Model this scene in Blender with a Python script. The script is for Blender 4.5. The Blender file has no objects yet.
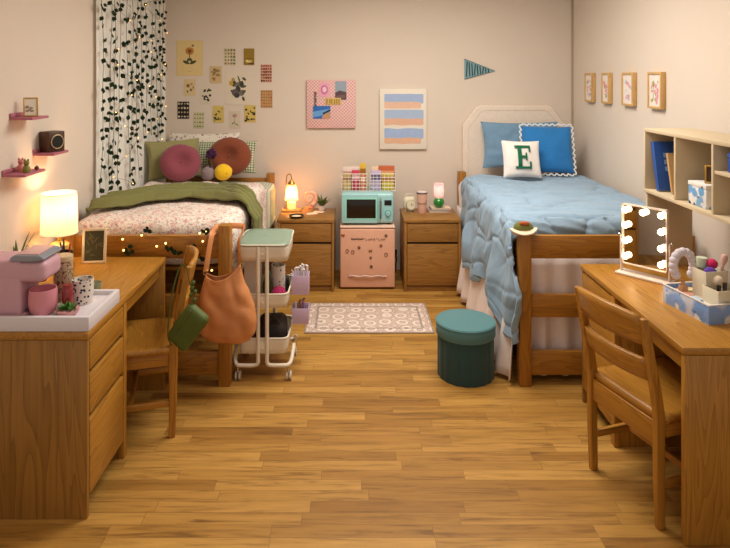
import bpy, bmesh, math, random
from mathutils import Vector, Matrix, Euler, noise
random.seed(7)
PI = math.pi
SC = bpy.context.scene
COL = SC.collection
F, H, CX, CY = 613.0, 1.79, 351.0, 76.5      # focal length in pixels, eye height, principal point
def wx(px, Y): return (px - CX) * Y / F
def wz(py, Y): return H - (py - CY) * Y / F
V = Vector

# ------------------------------------------------------------------ mesh builder
class B:
    def __init__(s): s.bm = bmesh.new()
    def _fin(s, verts, M, mi):
        if M is not None:
            for v in verts: v.co = M @ v.co
        fs = set()
        for v in verts:
            for f in v.link_faces: fs.add(f)
        for f in fs: f.material_index = mi
    def box(s, c, d, R=None, bev=0.003, mi=0, seg=2):
        r = bmesh.ops.create_cube(s.bm, size=1)
        vs = r['verts']
        for v in vs: v.co = V((v.co.x*d[0], v.co.y*d[1], v.co.z*d[2]))
        bev = min(bev, min(d)*0.49)
        if bev > 0:
            es = list({e for v in vs for e in v.link_edges})
            q = bmesh.ops.bevel(s.bm, geom=es, offset=bev, segments=seg, affect='EDGES', profile=0.5)
            vs = list({v for f in q['faces'] for v in f.verts} | {v for v in vs if v.is_valid})
        M = Matrix.Translation(V(c))
        if R is not None: M = M @ (R.to_matrix().to_4x4() if isinstance(R, Euler) else R.to_4x4())
        s._fin(vs, M, mi); return s
    def bx(s, x0, x1, y0, y1, z0, z1, bev=0.003, mi=0, seg=2):
        return s.box(((x0+x1)/2, (y0+y1)/2, (z0+z1)/2), (abs(x1-x0), abs(y1-y0), abs(z1-z0)), None, bev, mi, seg)
    def cyl(s, p0, p1, r0, r1=None, n=20, mi=0):
        p0, p1 = V(p0), V(p1); r1 = r0 if r1 is None else r1
        d = p1 - p0
        r = bmesh.ops.create_cone(s.bm, cap_ends=True, segments=n, radius1=r0, radius2=r1, depth=d.length)
        M = Matrix.Translation((p0+p1)/2) @ d.to_track_quat('Z', 'Y').to_matrix().to_4x4()
        s._fin(r['verts'], M, mi); return s
    def lathe(s, prof, c=(0,0,0), n=28, mi=0, M=None, sx=1, sy=1, ripple=None):
        rings = []; bm = s.bm; c = V(c)
        MM = Matrix.Translation(c) @ (M if M is not None else Matrix())
        for (r, z) in prof:
            if r < 1e-6: rings.append([bm.verts.new(MM @ V((0, 0, z)))])
            else:
                rings.append([bm.verts.new(MM @ V((r*sx*math.cos(2*PI*k/n)*(1 if ripple is None else ripple(k/n, z)),
                                                   r*sy*math.sin(2*PI*k/n)*(1 if ripple is None else ripple(k/n, z)), z))) for k in range(n)])
        for a, b in zip(rings, rings[1:]):
            for k in range(n):
                k2 = (k+1) % n
                if len(a) == 1 and len(b) == 1: continue
                if len(a) == 1: f = bm.faces.new((a[0], b[k], b[k2]))
                elif len(b) == 1: f = bm.faces.new((a[k], b[0], a[k2]))
                else: f = bm.faces.new((a[k], b[k], b[k2], a[k2]))
                f.material_index = mi
        return s
    def ell(s, c, r, R=None, u=20, v=12, mi=0):
        q = bmesh.ops.create_uvsphere(s.bm, u_segments=u, v_segments=v, radius=1)
        if isinstance(r, (int, float)): r = (r, r, r)
        M = Matrix.Translation(V(c)) @ (R.to_matrix().to_4x4() if R is not None else Matrix()) @ Matrix.Diagonal((r[0], r[1], r[2], 1))
        s._fin(q['verts'], M, mi); return s
    def tube(s, pts, r, n=8, closed=False, mi=0, flat=1.0):
        pts = [V(p) for p in pts]; bm = s.bm; N = len(pts); rings = []
        up = None
        for i, p in enumerate(pts):
            a = pts[i-1] if (i > 0 or closed) else p
            b = pts[(i+1) % N] if (i < N-1 or closed) else p
            t = (b-a)
            t = t.normalized() if t.length > 1e-9 else V((0, 0, 1))
            if up is None: up = t.orthogonal().normalized()
            up = (up - t*up.dot(t)); up = up.normalized() if up.length > 1e-6 else t.orthogonal().normalized()
            w = t.cross(up); rr = r[i] if isinstance(r, (list, tuple)) else r
            rings.append([bm.verts.new(p + up*(rr*math.cos(2*PI*k/n)) + w*(rr*flat*math.sin(2*PI*k/n))) for k in range(n)])
        rng = range(N if closed else N-1)
        for i in rng:
            a, b = rings[i], rings[(i+1) % N]
            for k in range(n):
                f = bm.faces.new((a[k], a[(k+1) % n], b[(k+1) % n], b[k])); f.material_index = mi
        if not closed:
            for ring in (rings[0][::-1], rings[-1]):
                f = bm.faces.new(ring); f.material_index = mi
        return s
    def prism(s, poly, depth, M=None, mi=0):
        """poly in the local XZ plane, extruded along +Y by depth"""
        bm = s.bm; M = M if M is not None else Matrix()
        a = [bm.verts.new(M @ V((x, 0, z))) for x, z in poly]
        b = [bm.verts.new(M @ V((x, depth, z))) for x, z in poly]
        fs = [bm.faces.new(a[::-1]), bm.faces.new(b)]
        n = len(poly)
        for k in range(n): fs.append(bm.faces.new((a[k], b[k], b[(k+1) % n], a[(k+1) % n])))
        for f in fs: f.material_index = mi
        bmesh.ops.recalc_face_normals(bm, faces=fs)
        return s
    def grid(s, fn, nu, nv, cu=False, mi=0):
        bm = s.bm
        g = [[bm.verts.new(fn(i/nu, j/nv)) for j in range(nv+1)] for i in range(nu if cu else nu+1)]
        L = len(g)
        for i in range(nu):
            for j in range(nv):
                f = bm.faces.new((g[i][j], g[(i+1) % L][j], g[(i+1) % L][j+1], g[i][j+1])); f.material_index = mi
        return g
    def build(s, name, mats, parent=None, sharp=38, solid=0, sub=0, loc=None, rot=None, off=-1):
        me = bpy.data.meshes.new(name)
        bmesh.ops.recalc_face_normals(s.bm, faces=s.bm.faces) if not solid else None
        for f in s.bm.faces: f.smooth = True
        s.bm.to_mesh(me); s.bm.free()
        me.set_sharp_from_angle(angle=math.radians(sharp))
        for m in (mats if isinstance(mats, (list, tuple)) else [mats]): me.materials.append(m)
        o = bpy.data.objects.new(name, me); COL.objects.link(o)
        if parent is not None: o.parent = parent
        if loc is not None: o.location = loc
        if rot is not None: o.rotation_euler = rot
        if solid:
            m = o.modifiers.new('solid', 'SOLIDIFY'); m.thickness = solid; m.offset = off
        if sub:
            m = o.modifiers.new('sub', 'SUBSURF'); m.levels = m.render_levels = sub
        return o

def tag(o, label, cat, group=None, kind=None):
    o['label'] = label; o['category'] = cat
    if group: o['group'] = group
    if kind: o['kind'] = kind
    return o
def thing(name, label, cat, loc=(0,0,0), rz=0.0, group=None, rot=None):
    o = bpy.data.objects.new(name, None); COL.objects.link(o)
    o.empty_display_size = 0.05
    o.location = loc; o.rotation_euler = rot if rot is not None else (0, 0, rz)
    return tag(o, label, cat, group)
def copy_tree(o, parent=None):
    c = o.copy(); COL.objects.link(c)
    if parent is not None: c.parent = parent
    for ch in list(o.children): copy_tree(ch, c)
    return c
def E(x=0, y=0, z=0): return Euler((math.radians(x), math.radians(y), math.radians(z)))
def RM(x=0, y=0, z=0): return E(x, y, z).to_matrix().to_4x4()
def T(x, y, z): return Matrix.Translation((x, y, z))

# ------------------------------------------------------------------ materials
def lin(c):
    if isinstance(c, str): c = tuple(int(c[i:i+2], 16) for i in (0, 2, 4))
    o = []
    for v in c[:3]:
        v /= 255.0
        o.append(v/12.92 if v <= 0.04045 else ((v+0.055)/1.055)**2.4)
    return (o[0], o[1], o[2], 1)
class N:
    def __init__(s, name):
        s.m = bpy.data.materials.new(name); s.m.use_nodes = True
        s.t = s.m.node_tree; s.n = s.t.nodes; s.p = s.n['Principled BSDF']
        s.out = s.n['Material Output']
    def new(s, typ, **kw):
        n = s.n.new(typ)
        for k, v in kw.items():
            if k[0] == 'i' and k[1:].isdigit(): n.inputs[int(k[1:])].default_value = v
            elif k.startswith('I_'): n.inputs[k[2:].replace('_', ' ')].default_value = v
            else: setattr(n, k, v)
        return n
    def ln(s, a, b): s.t.links.new(a, b)
    def coord(s, scale=(1,1,1), rot=(0,0,0), kind='Object', rnd=False):
        tc = s.new('ShaderNodeTexCoord'); mp = s.new('ShaderNodeMapping')
        mp.inputs['Scale'].default_value = scale; mp.inputs['Rotation'].default_value = rot
        s.ln(tc.outputs[kind], mp.inputs['Vector'])
        if rnd:
            oi = s.new('ShaderNodeObjectInfo')
            ml = s.new('ShaderNodeMath', operation='MULTIPLY', i1=37.0)
            s.ln(oi.outputs['Random'], ml.inputs[0]); s.ln(ml.outputs[0], mp.inputs['Location'])
        return mp.outputs[0]
    def ramp(s, fac, stops, interp='LINEAR'):
        r = s.new('ShaderNodeValToRGB'); r.color_ramp.interpolation = interp
        e = r.color_ramp.elements
        while len(e) < len(stops): e.new(0.5)
        for el, (p, c) in zip(e, stops): el.position = p; el.color = c if len(c) == 4 else (*c, 1)
        s.ln(fac, r.inputs[0]); return r.outputs[0]
    def mix(s, fac, a, b, mode='MIX'):
        m = s.new('ShaderNodeMix', data_type='RGBA', blend_type=mode)
        for sock, v in ((m.inputs[0], fac), (m.inputs[6], a), (m.inputs[7], b)):
            if hasattr(v, 'is_output'): s.ln(v, sock)
            else: sock.default_value = v
        return m.outputs[2]
    def math(s, op, a, b=None, clamp=False):
        m = s.new('ShaderNodeMath', operation=op, use_clamp=clamp)
        for i, v in enumerate((a, b)):
            if v is None: continue
            if hasattr(v, 'is_output'): s.ln(v, m.inputs[i])
            else: m.inputs[i].default_value = v
        return m.outputs[0]
    def noise(s, vec, scale=5, detail=4, rough=0.5, dist=0, out=0):
        n = s.new('ShaderNodeTexNoise'); n.inputs['Scale'].default_value = scale; n.inputs['Detail'].default_value = detail
        n.inputs['Roughness'].default_value = rough; n.inputs['Distortion'].default_value = dist
        if vec is not None: s.ln(vec, n.inputs['Vector'])
        return n.outputs[out]
    def vor(s, vec, scale=10, feature='F1', rnd=1.0, out='Distance'):
        n = s.new('ShaderNodeTexVoronoi', feature=feature); n.inputs['Scale'].default_value = scale
        n.inputs['Randomness'].default_value = rnd
        s.ln(vec, n.inputs['Vector']); return n.outputs[out]
    def bump(s, h, strength=0.2, dist=0.002):
        b = s.new('ShaderNodeBump'); b.inputs['Strength'].default_value = strength; b.inputs['Distance'].default_value = dist
        s.ln(h, b.inputs['Height']); s.ln(b.outputs[0], s.p.inputs['Normal'])
    def base(s, c):
        if hasattr(c, 'is_output'): s.ln(c, s.p.inputs['Base Color'])
        else: s.p.inputs['Base Color'].default_value = c
        return s
    def set(s, **kw):
        for k, v in kw.items(): s.p.inputs[k.replace('_', ' ')].default_value = v
        return s
MC = {}
def mat(rgb, rough=0.6, metal=0.0, var=0.08, scale=25, bump=0.0, spec=0.4, sheen=0.0, coat=0.0):
    key = (str(rgb), rough, metal, var, scale, bump, spec, sheen, coat)
    if key in MC: return MC[key]
    n = N('surface_%d' % len(MC)); c = lin(rgb)
    v = n.coord(); f = n.noise(v, scale, 4)
    n.base(n.mix(f, tuple(x*(1-var) for x in c[:3])+(1,), tuple(min(1, x*(1+var)) for x in c[:3])+(1,)))
    n.set(Roughness=rough, Metallic=metal)
    n.p.inputs['Specular IOR Level'].default_value = spec
    if sheen: n.p.inputs['Sheen Weight'].default_value = sheen
    if coat: n.p.inputs['Coat Weight'].default_value = coat
    if bump: n.bump(n.noise(v, scale*6, 3), bump)
    MC[key] = n.m; return n.m
def emit(rgb, strength, name='glow'):
    key = ('e', str(rgb), strength)
    if key in MC: return MC[key]
    n = N(name); n.base(lin(rgb)); n.p.inputs['Emission Color'].default_value = lin(rgb)
    n.p.inputs['Emission Strength'].default_value = strength
    MC[key] = n.m; return n.m
def glass(rgb=(255,255,255), rough=0.05, name='glass', alpha=0.35):
    key = ('g', str(rgb), rough, alpha)
    if key in MC: return MC[key]
    n = N(name); n.base(lin(rgb)).set(Roughness=rough, Alpha=alpha, IOR=1.45)
    n.p.inputs['Coat Weight'].default_value = 0.6
    MC[key] = n.m; return n.m
def wood(axis, light=(190,135,52), dark=(134,86,26), rough=0.36, name='oak', big=1.0):
    key = ('w', axis, str(light), str(dark), rough, big)
    if key in MC: return MC[key]
    n = N(name + '_' + axis.lower())
    k = {'X': (0.9, 9, 9), 'Y': (9, 0.9, 9), 'Z': (9, 9, 0.9)}[axis]
    k2 = {'X': (3, 110, 110), 'Y': (110, 3, 110), 'Z': (110, 110, 3)}[axis]
    v = n.coord(tuple(x*big for x in k), rnd=True)
    broad = n.noise(v, 1.2, 2, 0.5, 0.6)
    ring = n.math('FRACT', n.math('MULTIPLY', broad, 11.0))
    ring = n.math('POWER', ring, 1.8)
    fine = n.noise(n.coord(k2, rnd=True), 1.0, 3, 0.6)
    f = n.math('ADD', n.math('MULTIPLY', ring, 0.38), n.math('MULTIPLY', fine, 0.62))
    tone = n.noise(n.coord((2,2,2), rnd=True), 1.0, 2)
    c = n.ramp(f, [(0.25, lin(light)), (0.62, tuple((a+b)/2 for a, b in zip(lin(light), lin(dark)))), (0.9, lin(dark))])
    c = n.mix(n.math('MULTIPLY', tone, 0.25), c, lin(dark))
    n.base(c).set(Roughness=rough); n.p.inputs['Specular IOR Level'].default_value = 0.45
    n.bump(f, 0.08, 0.001)
    MC[key] = n.m; return n.m
def fabric(rgb, rough=0.9, scale=60, var=0.1, bump=0.25, sheen=0.15): return mat(rgb, rough, 0, var, scale, bump, 0.2, sheen)
def translucent(rgb, trans=0.5, transp=0.0, glow=None, name='shade'):
    n = N(name); v = n.coord(); f = n.noise(v, 40, 3); c = lin(rgb)
    col = n.mix(f, tuple(x*.95 for x in c[:3])+(1,), c)
    d = n.new('ShaderNodeBsdfDiffuse'); t = n.new('ShaderNodeBsdfTranslucent'); m = n.new('ShaderNodeMixShader', i0=trans)
    n.ln(col, d.inputs[0]); n.ln(col, t.inputs[0]); n.ln(d.outputs[0], m.inputs[1]); n.ln(t.outputs[0], m.inputs[2])
    last = m
    if transp:
        tr = n.new('ShaderNodeBsdfTransparent'); m2 = n.new('ShaderNodeMixShader', i0=transp)
        n.ln(m.outputs[0], m2.inputs[1]); n.ln(tr.outputs[0], m2.inputs[2]); last = m2
    if glow:
        e = n.new('ShaderNodeEmission'); e.inputs[0].default_value = lin(glow[0]); e.inputs[1].default_value = glow[1]
        ad = n.new('ShaderNodeAddShader'); n.ln(last.outputs[0], ad.inputs[0]); n.ln(e.outputs[0], ad.inputs[1]); last = ad
    n.n.remove(n.p); n.ln(last.outputs[0], n.out.inputs[0])
    return n.m
def floral(base_c, spots, scale=22, thr=0.34, name='floral_cloth', stem=None):
    n = N(name); v = n.coord()
    w = n.noise(v, 30, 2, out=1)
    vv = n.new('ShaderNodeMix', data_type='VECTOR', i0=0.035); 
    n.ln(v, vv.inputs[4]); n.ln(w, vv.inputs[5]); vec = vv.outputs[1]
    c = lin(base_c)
    col = None; cur = c
    for i, (sc, th, pal) in enumerate(spots):
        vo = n.new('ShaderNodeTexVoronoi', feature='F1'); vo.inputs['Scale'].default_value = sc
        mp = n.new('ShaderNodeVectorMath', operation='ADD'); mp.inputs[1].default_value = (i*3.1, i*1.7, i*0.9)
        n.ln(vec, mp.inputs[0]); n.ln(mp.outputs[0], vo.inputs['Vector'])
        mask = n.ramp(vo.outputs['Distance'], [(th*0.75, (1,1,1)), (th, (0,0,0))])
        sep = n.new('ShaderNodeSeparateColor'); n.ln(vo.outputs['Color'], sep.inputs[0])
        pc = n.ramp(sep.outputs[0], [(k/len(pal), lin(p)) for k, p in enumerate(pal)], 'CONSTANT')
        cur = n.mix(mask, cur, pc)
    n.base(cur).set(Roughness=0.9); n.p.inputs['Specular IOR Level'].default_value = 0.15
    n.bump(n.noise(v, 14, 4), 0.4, 0.01)
    return n.m
def bands(c1, c2, freq, axis, duty=0.5, name='striped_cloth', axis2=None, c3=None, rot=(0,0,0), rough=0.85):
    """stripes (or a gingham when axis2 is given) of freq per metre along an object axis"""
    n = N(name); sp = n.new('ShaderNodeSeparateXYZ'); n.ln(n.coord((1,1,1), rot), sp.inputs[0])
    def st(ax): return n.math('LESS_THAN', n.math('FRACT', n.math('MULTIPLY', sp.outputs['XYZ'.index(ax)], freq)), duty)
    col = n.mix(st(axis), lin(c1), lin(c2))
    if axis2: col = n.mix(st(axis2), col, n.mix(st(axis), lin(c2), lin(c3)))
    n.base(col).set(Roughness=rough); n.p.inputs['Specular IOR Level'].default_value = 0.2
    return n.m

# ------------------------------------------------------------------ soft shapes
def arc(a, r):
    if a < r*PI/2: return r*math.sin(a/r), r*(1-math.cos(a/r))
    return r, r + (a - r*PI/2)
class Drape:
    """a cloth laid over a box: flat top, rounded edges, hanging sides; s and t are lengths along the cloth"""
    def __init__(d, x0, x1, y0, y1, z, r, hl=0, hr=0, hf=0, hb=0, puff=None, hem=None, side=None):
        d.x0, d.x1, d.y0, d.y1, d.z, d.r = x0, x1, y0, y1, z, r
        d.hl, d.hr, d.hf, d.hb = hl, hr, hf, hb; d.puff = puff; d.hem = hem; d.side = side
    def pos(d, s, t, lift=0.0):
        r = d.r; nx = 0; ny = 0; dz = 0; x, y = s, t
        if s < d.x0+r:
            a = d.x0+r-s
            if d.hem: a *= d.hem('l', t)
            o, q = arc(a, r); x = d.x0+r-o; dz += q; nx = -min(1, q/r)
        elif s > d.x1-r:
            a = s-d.x1+r
            if d.hem: a *= d.hem('r', t)
            o, q = arc(a, r); x = d.x1-r+o; dz += q; nx = min(1, q/r)
        if t < d.y0+r:
            o, q = arc(d.y0+r-t, r); y = d.y0+r-o; dz += q; ny = -min(1, q/r)
        elif t > d.y1-r:
            o, q = arc(t-d.y1+r, r); y = d.y1-r+o; dz += q; ny = min(1, q/r)
        nrm = V((nx, ny, max(0.0, 1-max(abs(nx), abs(ny)))))
        if nrm.length < 1e-4: nrm = V((0, 0, 1))
        nrm.normalize()
        p = V((x, y, d.z-dz))
        h = d.puff(s, t, dz) if d.puff else 0
        if d.side: p += d.side(s, t, dz, nx)
        return p + nrm*(h+lift)
    def mesh(d, nu, nv):
        b = B(); r = d.r
        s0, s1 = d.x0+r-d.hl, d.x1-r+d.hr
        t0, t1 = d.y0+r-d.hf, d.y1-r+d.hb
        b.grid(lambda u, v: d.pos(s0+(s1-s0)*u, t0+(t1-t0)*v), nu, nv)
        return b
def nz(x, y, z, k=1.0): return noise.noise(V((x*k, y*k, z*k)))
def pillow_b(w, h, t, seed=0, wr=0.01, n=26, pinch=0.07, ex=0.42, bottom=0.0):
    """pillow standing in local XZ, thickness along Y, bottom edge at z=0"""
    b = B()
    def half(sg):
        def fn(u, v):
            u = u*2-1; v = v*2-1
            x = w/2*u*(1-pinch*(1-v*v)*abs(u)); z = h/2*v*(1-pinch*(1-u*u)*abs(v))
            th = t/2*(max(0, (1-u*u))*max(0, (1-v*v)))**ex
            th *= 1 + bottom*(-v)
            k = wr*nz(x*7+seed, z*7, sg+seed, 1)+wr*.5*nz(x*16+seed, z*16, seed)
            return V((x, sg*(th + k*min(1, th/(t*.2+1e-6))), z+h/2))
        return fn
    b.grid(half(-1), n, n); b.grid(half(1), n, n)
    bmesh.ops.remove_doubles(b.bm, verts=b.bm.verts, dist=0.0008)
    return b
def softbox(b, c, d, r, n=8, amp=0.0, k=6, seed=0, mi=0):
    allv = []
    for ax in range(3):
        for sg in (-1, 1):
            def fc(u, v, ax=ax, sg=sg):
                p = [0, 0, 0]; p[ax] = sg; p[(ax+1) % 3] = (2*u-1)*sg; p[(ax+2) % 3] = 2*v-1
                return V(p)
            for row in b.grid(fc, n, n, mi=mi): allv += row
    hx, hy, hz = d[0]/2, d[1]/2, d[2]/2; r = min(r, hx, hy, hz)
    for v in allv:
        p = V((v.co.x*hx, v.co.y*hy, v.co.z*hz))
        q = V((max(-hx+r, min(hx-r, p.x)), max(-hy+r, min(hy-r, p.y)), max(-hz+r, min(hz-r, p.z))))
        dd = p-q
        if dd.length > 1e-9: p = q + dd.normalized()*r
        if amp:
            nn = p.normalized() if dd.length < 1e-9 else dd.normalized()
            p = p + nn*amp*nz(p.x*k+seed, p.y*k, p.z*k)
        v.co = p + V(c)
    bmesh.ops.remove_doubles(b.bm, verts=allv, dist=1e-5)
    return b
def blade(b, base, az, lean, L, w, bend=0.5, n=6, mi=0):
    """one leaf: a strip that leans out and bends down"""
    base = V(base); d = V((math.cos(az), math.sin(az), 0)); sd = V((-math.sin(az), math.cos(az), 0))
    ang = lean; p = base.copy(); rows = []
    for i in range(n+1):
        t = i/n; ww = w*math.sin(PI*(0.12+0.88*t))**0.8*(1 if t < 1 else 0.02)
        rows.append((b.bm.verts.new(p-sd*ww/2), b.bm.verts.new(p+V((0,0,-ww*.15))), b.bm.verts.new(p+sd*ww/2)))
        p = p + (d*math.sin(ang)+V((0,0,math.cos(ang))))*(L/n); ang += bend/n
    for a, c in zip(rows, rows[1:]):
        for k in (0, 1):
            f = b.bm.faces.new((a[k], a[k+1], c[k+1], c[k])); f.material_index = mi
    return b
LIGHT_CEIL, LIGHT_BACK, LIGHT_WORLD, EXPOSURE = 9, 68, .55, 0.0
LIGHT_LAMP, LIGHT_CANDLE, LIGHT_SMALL, LIGHT_BULB = 3.4, 4, .25, 8
# ================================================================== room
XL, XR, YB, ZC = -1.71, 2.057, 5.68, 2.75
def struct(name, b, m):
    o = b.build(name, m); o['kind'] = 'structure'; return o
wallm = mat((222,207,191), 0.92, 0, 0.03, 3, 0.05, 0.15)
def floor_mat():
    n = N('oak_plank_floor'); sp = n.new('ShaderNodeSeparateXYZ'); n.ln(n.coord(), sp.inputs[0])
    RH = 0.068
    row = n.math('FLOOR', n.math('DIVIDE', sp.outputs[1], RH))
    wn = n.new('ShaderNodeTexWhiteNoise', noise_dimensions='1D'); n.ln(row, wn.inputs['W'])
    x = n.math('ADD', sp.outputs[0], n.math('MULTIPLY', wn.outputs[0], 5.3))
    cb = n.new('ShaderNodeCombineXYZ'); n.ln(x, cb.inputs[0]); n.ln(sp.outputs[1], cb.inputs[1])
    br = n.new('ShaderNodeTexBrick', offset=0.0)
    for k, v in (('Scale', 1.0), ('Mortar Size', 0.0011), ('Mortar Smooth', 0.1), ('Bias', 0.0), ('Brick Width', 0.64), ('Row Height', RH)): br.inputs[k].default_value = v
    br.inputs['Color1'].default_value = (0,0,0,1); br.inputs['Color2'].default_value = (1,1,1,1); br.inputs['Mortar'].default_value = (0.5,0.5,0.5,1)
    n.ln(cb.outputs[0], br.inputs['Vector'])
    mp = n.new('ShaderNodeMapping'); mp.inputs['Scale'].default_value = (1.3, 16, 1); n.ln(cb.outputs[0], mp.inputs[0])
    g = n.new('ShaderNodeTexNoise', noise_dimensions='4D'); g.inputs['Scale'].default_value = 2.2; g.inputs['Detail'].default_value = 6; g.inputs['Roughness'].default_value = 0.62; g.inputs['Distortion'].default_value = 0.8
    n.ln(mp.outputs[0], g.inputs['Vector']); n.ln(n.math('MULTIPLY', br.outputs[0], 40.0), g.inputs['W'])
    tone = n.ramp(br.outputs[0], [(0.0, lin((156,110,46))), (0.3, lin((180,133,60))), (0.7, lin((204,156,78))), (1.0, lin((166,118,50)))])
    grain = n.ramp(g.outputs[0], [(0.30, (0.42,0.36,0.28,1)), (0.49, (0.88,0.85,0.80,1)), (0.7, (1.06,1.05,1.03,1))])
    c = n.mix(1.0, tone, grain, 'MULTIPLY')
    c = n.mix(n.math('MULTIPLY', br.outputs['Fac'], .6), c, lin((96,62,28)))
    n.base(c).set(Roughness=0.5); n.p.inputs['Specular IOR Level'].default_value = 0.4
    n.bump(n.math('SUBTRACT', g.outputs[0], br.outputs['Fac']), 0.06, 0.002)
    return n.m
b = B(); b.bx(XL-.2, XR+.2, 0.2, YB+.2, -.1, 0, 0); struct('floor', b, floor_mat())
b = B(); b.bx(XL-.2, XR+.2, YB, YB+.12, 0, ZC, 0); struct('wall_back', b, wallm)
b = B(); b.bx(XL-.12, XL, 0.2, YB, 0, ZC, 0); struct('wall_left', b, wallm)
b = B(); b.bx(XR, XR+.12, 0.2, YB, 0, ZC, 0); struct('wall_right', b, wallm)
b = B(); b.bx(XL-.2, XR+.2, 0.2, YB+.2, ZC, ZC+.1, 0); struct('ceiling', b, mat((225,218,205), 0.95, 0, .02, 3))
b = B(); b.bx(XR-.018, XR-.0005, YB-.012, YB-.0005, 0.0, ZC-.001, 0.003); struct('trim_1', b, mat((178,160,134), 0.7))

# ================================================================== camera and light
cam = bpy.data.cameras.new('camera'); co = bpy.data.objects.new('camera', cam); COL.objects.link(co)
co.location = (0, 0, H); co.rotation_euler = (PI/2, 0, 0)
cam.sensor_fit = 'HORIZONTAL'; cam.sensor_width = 36; cam.lens = F/730*36
cam.shift_x = (365-CX)/730; cam.shift_y = (CY-274)/730; cam.clip_start = 0.05
SC.camera = co
def area(name, loc, sx, sy, e, col, rot=(0,0,0), spread=180):
    l = bpy.data.lights.new(name, 'AREA'); l.shape = 'RECTANGLE'; l.size = sx; l.size_y = sy; l.energy = e; l.color = col; l.spread = math.radians(spread)
    o = bpy.data.objects.new(name, l); COL.objects.link(o); o.location = loc; o.rotation_euler = rot; return o
def point(name, loc, e, col, r=0.03):
    l = bpy.data.lights.new(name, 'POINT'); l.energy = e; l.color = col; l.shadow_soft_size = r
    o = bpy.data.objects.new(name, l); COL.objects.link(o); o.location = loc; return o
area('ceiling_lamp_light', (0.1, 2.3, ZC-.03), 1.5, 1.2, LIGHT_CEIL, (1, .945, .865))  # added soft overhead fill, no ceiling fixture is seen
area('ceiling_lamp_light', (0.45, 3.75, ZC-.03), 1.4, 1.3, LIGHT_BACK, (1, .945, .865))  # second added overhead fill, brightens the back of the room
w = bpy.data.worlds.new('front_fill'); SC.world = w; w.use_nodes = True  # uniform studio-like fill added through the open front, no window
bg = w.node_tree.nodes['Background']; bg.inputs[0].default_value = (1, .94, .87, 1); bg.inputs[1].default_value = LIGHT_WORLD
SC.view_settings.view_transform = 'Standard'; SC.view_settings.look = 'None'
SC.view_settings.exposure = EXPOSURE; SC.view_settings.gamma = 1; SC.view_settings.use_curve_mapping = False

OX, OY, OZ = wood('X'), wood('Y'), wood('Z')
DX, DY, DZ = [wood(a, (180,122,42), (118,74,22), .4, 'bed_oak') for a in 'XYZ']
NX, NY, NZ = [wood(a, (170,119,54), (112,72,27), .42, 'stand_oak') for a in 'XYZ']
dark = mat((40,26,14), 0.8); black = mat((22,20,20), 0.45); chrome = mat((200,200,200), 0.25, 1.0, 0.02)
gold = mat((205,160,80), 0.3, 1.0, .05); white = mat((236,230,220), 0.5); cream = mat((226,214,190), 0.6)

# ================================================================== desks
def make_desk(label):
    t = thing('desk', label, 'desk', (-1.373, 3.0, 0))
    hx, hy = .31, .5235
    b = B(); b.bx(-hx, hx+.003, -hy-.004, hy, .725, .755, .006); b.build('desktop', OY, t)
    b = B(); b.bx(-hx, hx-.004, -hy, -hy+.024, 0, .7245, .003); b.build('side_panel', wood('Z', (172,124,56), (114,76,28), .42, 'veneer', 0.7), t)
    b = B(); b.bx(-hx+.002, hx-.03, -hy+.40, -hy+.424, 0.0, .7245, .002); b.build('side_panel', OZ, t)
    b = B(); b.bx(-hx, hx-.004, hy-.028, hy, 0, .7245, .002); b.build('side_panel', OZ, t)
    b = B(); b.bx(hx-.03, hx, -hy+.392, -hy+.43, 0, .7245, .003); b.build('stile', OZ, t)
    b = B(); b.bx(-hx+.003, -hx+.02, -hy+.425, hy-.029, .18, .7245, 0); b.build('back_panel', OY, t)
    b = B(); b.bx(hx-.05, hx-.028, -hy+.431, hy-.029, .645, .7245, .002); b.build('apron', OY, t)
    b = B(); b.bx(-hx+.01, hx-.028, -hy+.025, -hy+.399, .06, .7245, 0); b.build('carcass', dark, t)
    for z0, z1 in ((.592, .715), (.413, .572), (.085, .391)):
        d = B(); d.bx(hx-.027, hx-.001, -hy+.0255, -hy+.391, z0, z1, .005)
        d.bx(hx-.0275, hx-.0275+.012, -hy+.0255, -hy+.391, z0-.018, z0+.002, .001, mi=1)  # dark strip paints the shadow gap under the drawer
        d.build('drawer', [OY, dark], t)
    return t
dk = make_desk('oak desk under the white tray and pink coffee maker, drawers facing the room')
d2 = copy_tree(dk); d2.location = (1.580, 2.862, 0); d2.rotation_euler = (0, 0, PI)
d2['label'] = 'oak desk carrying the light-up mirror and beige cubby hutch'

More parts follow.
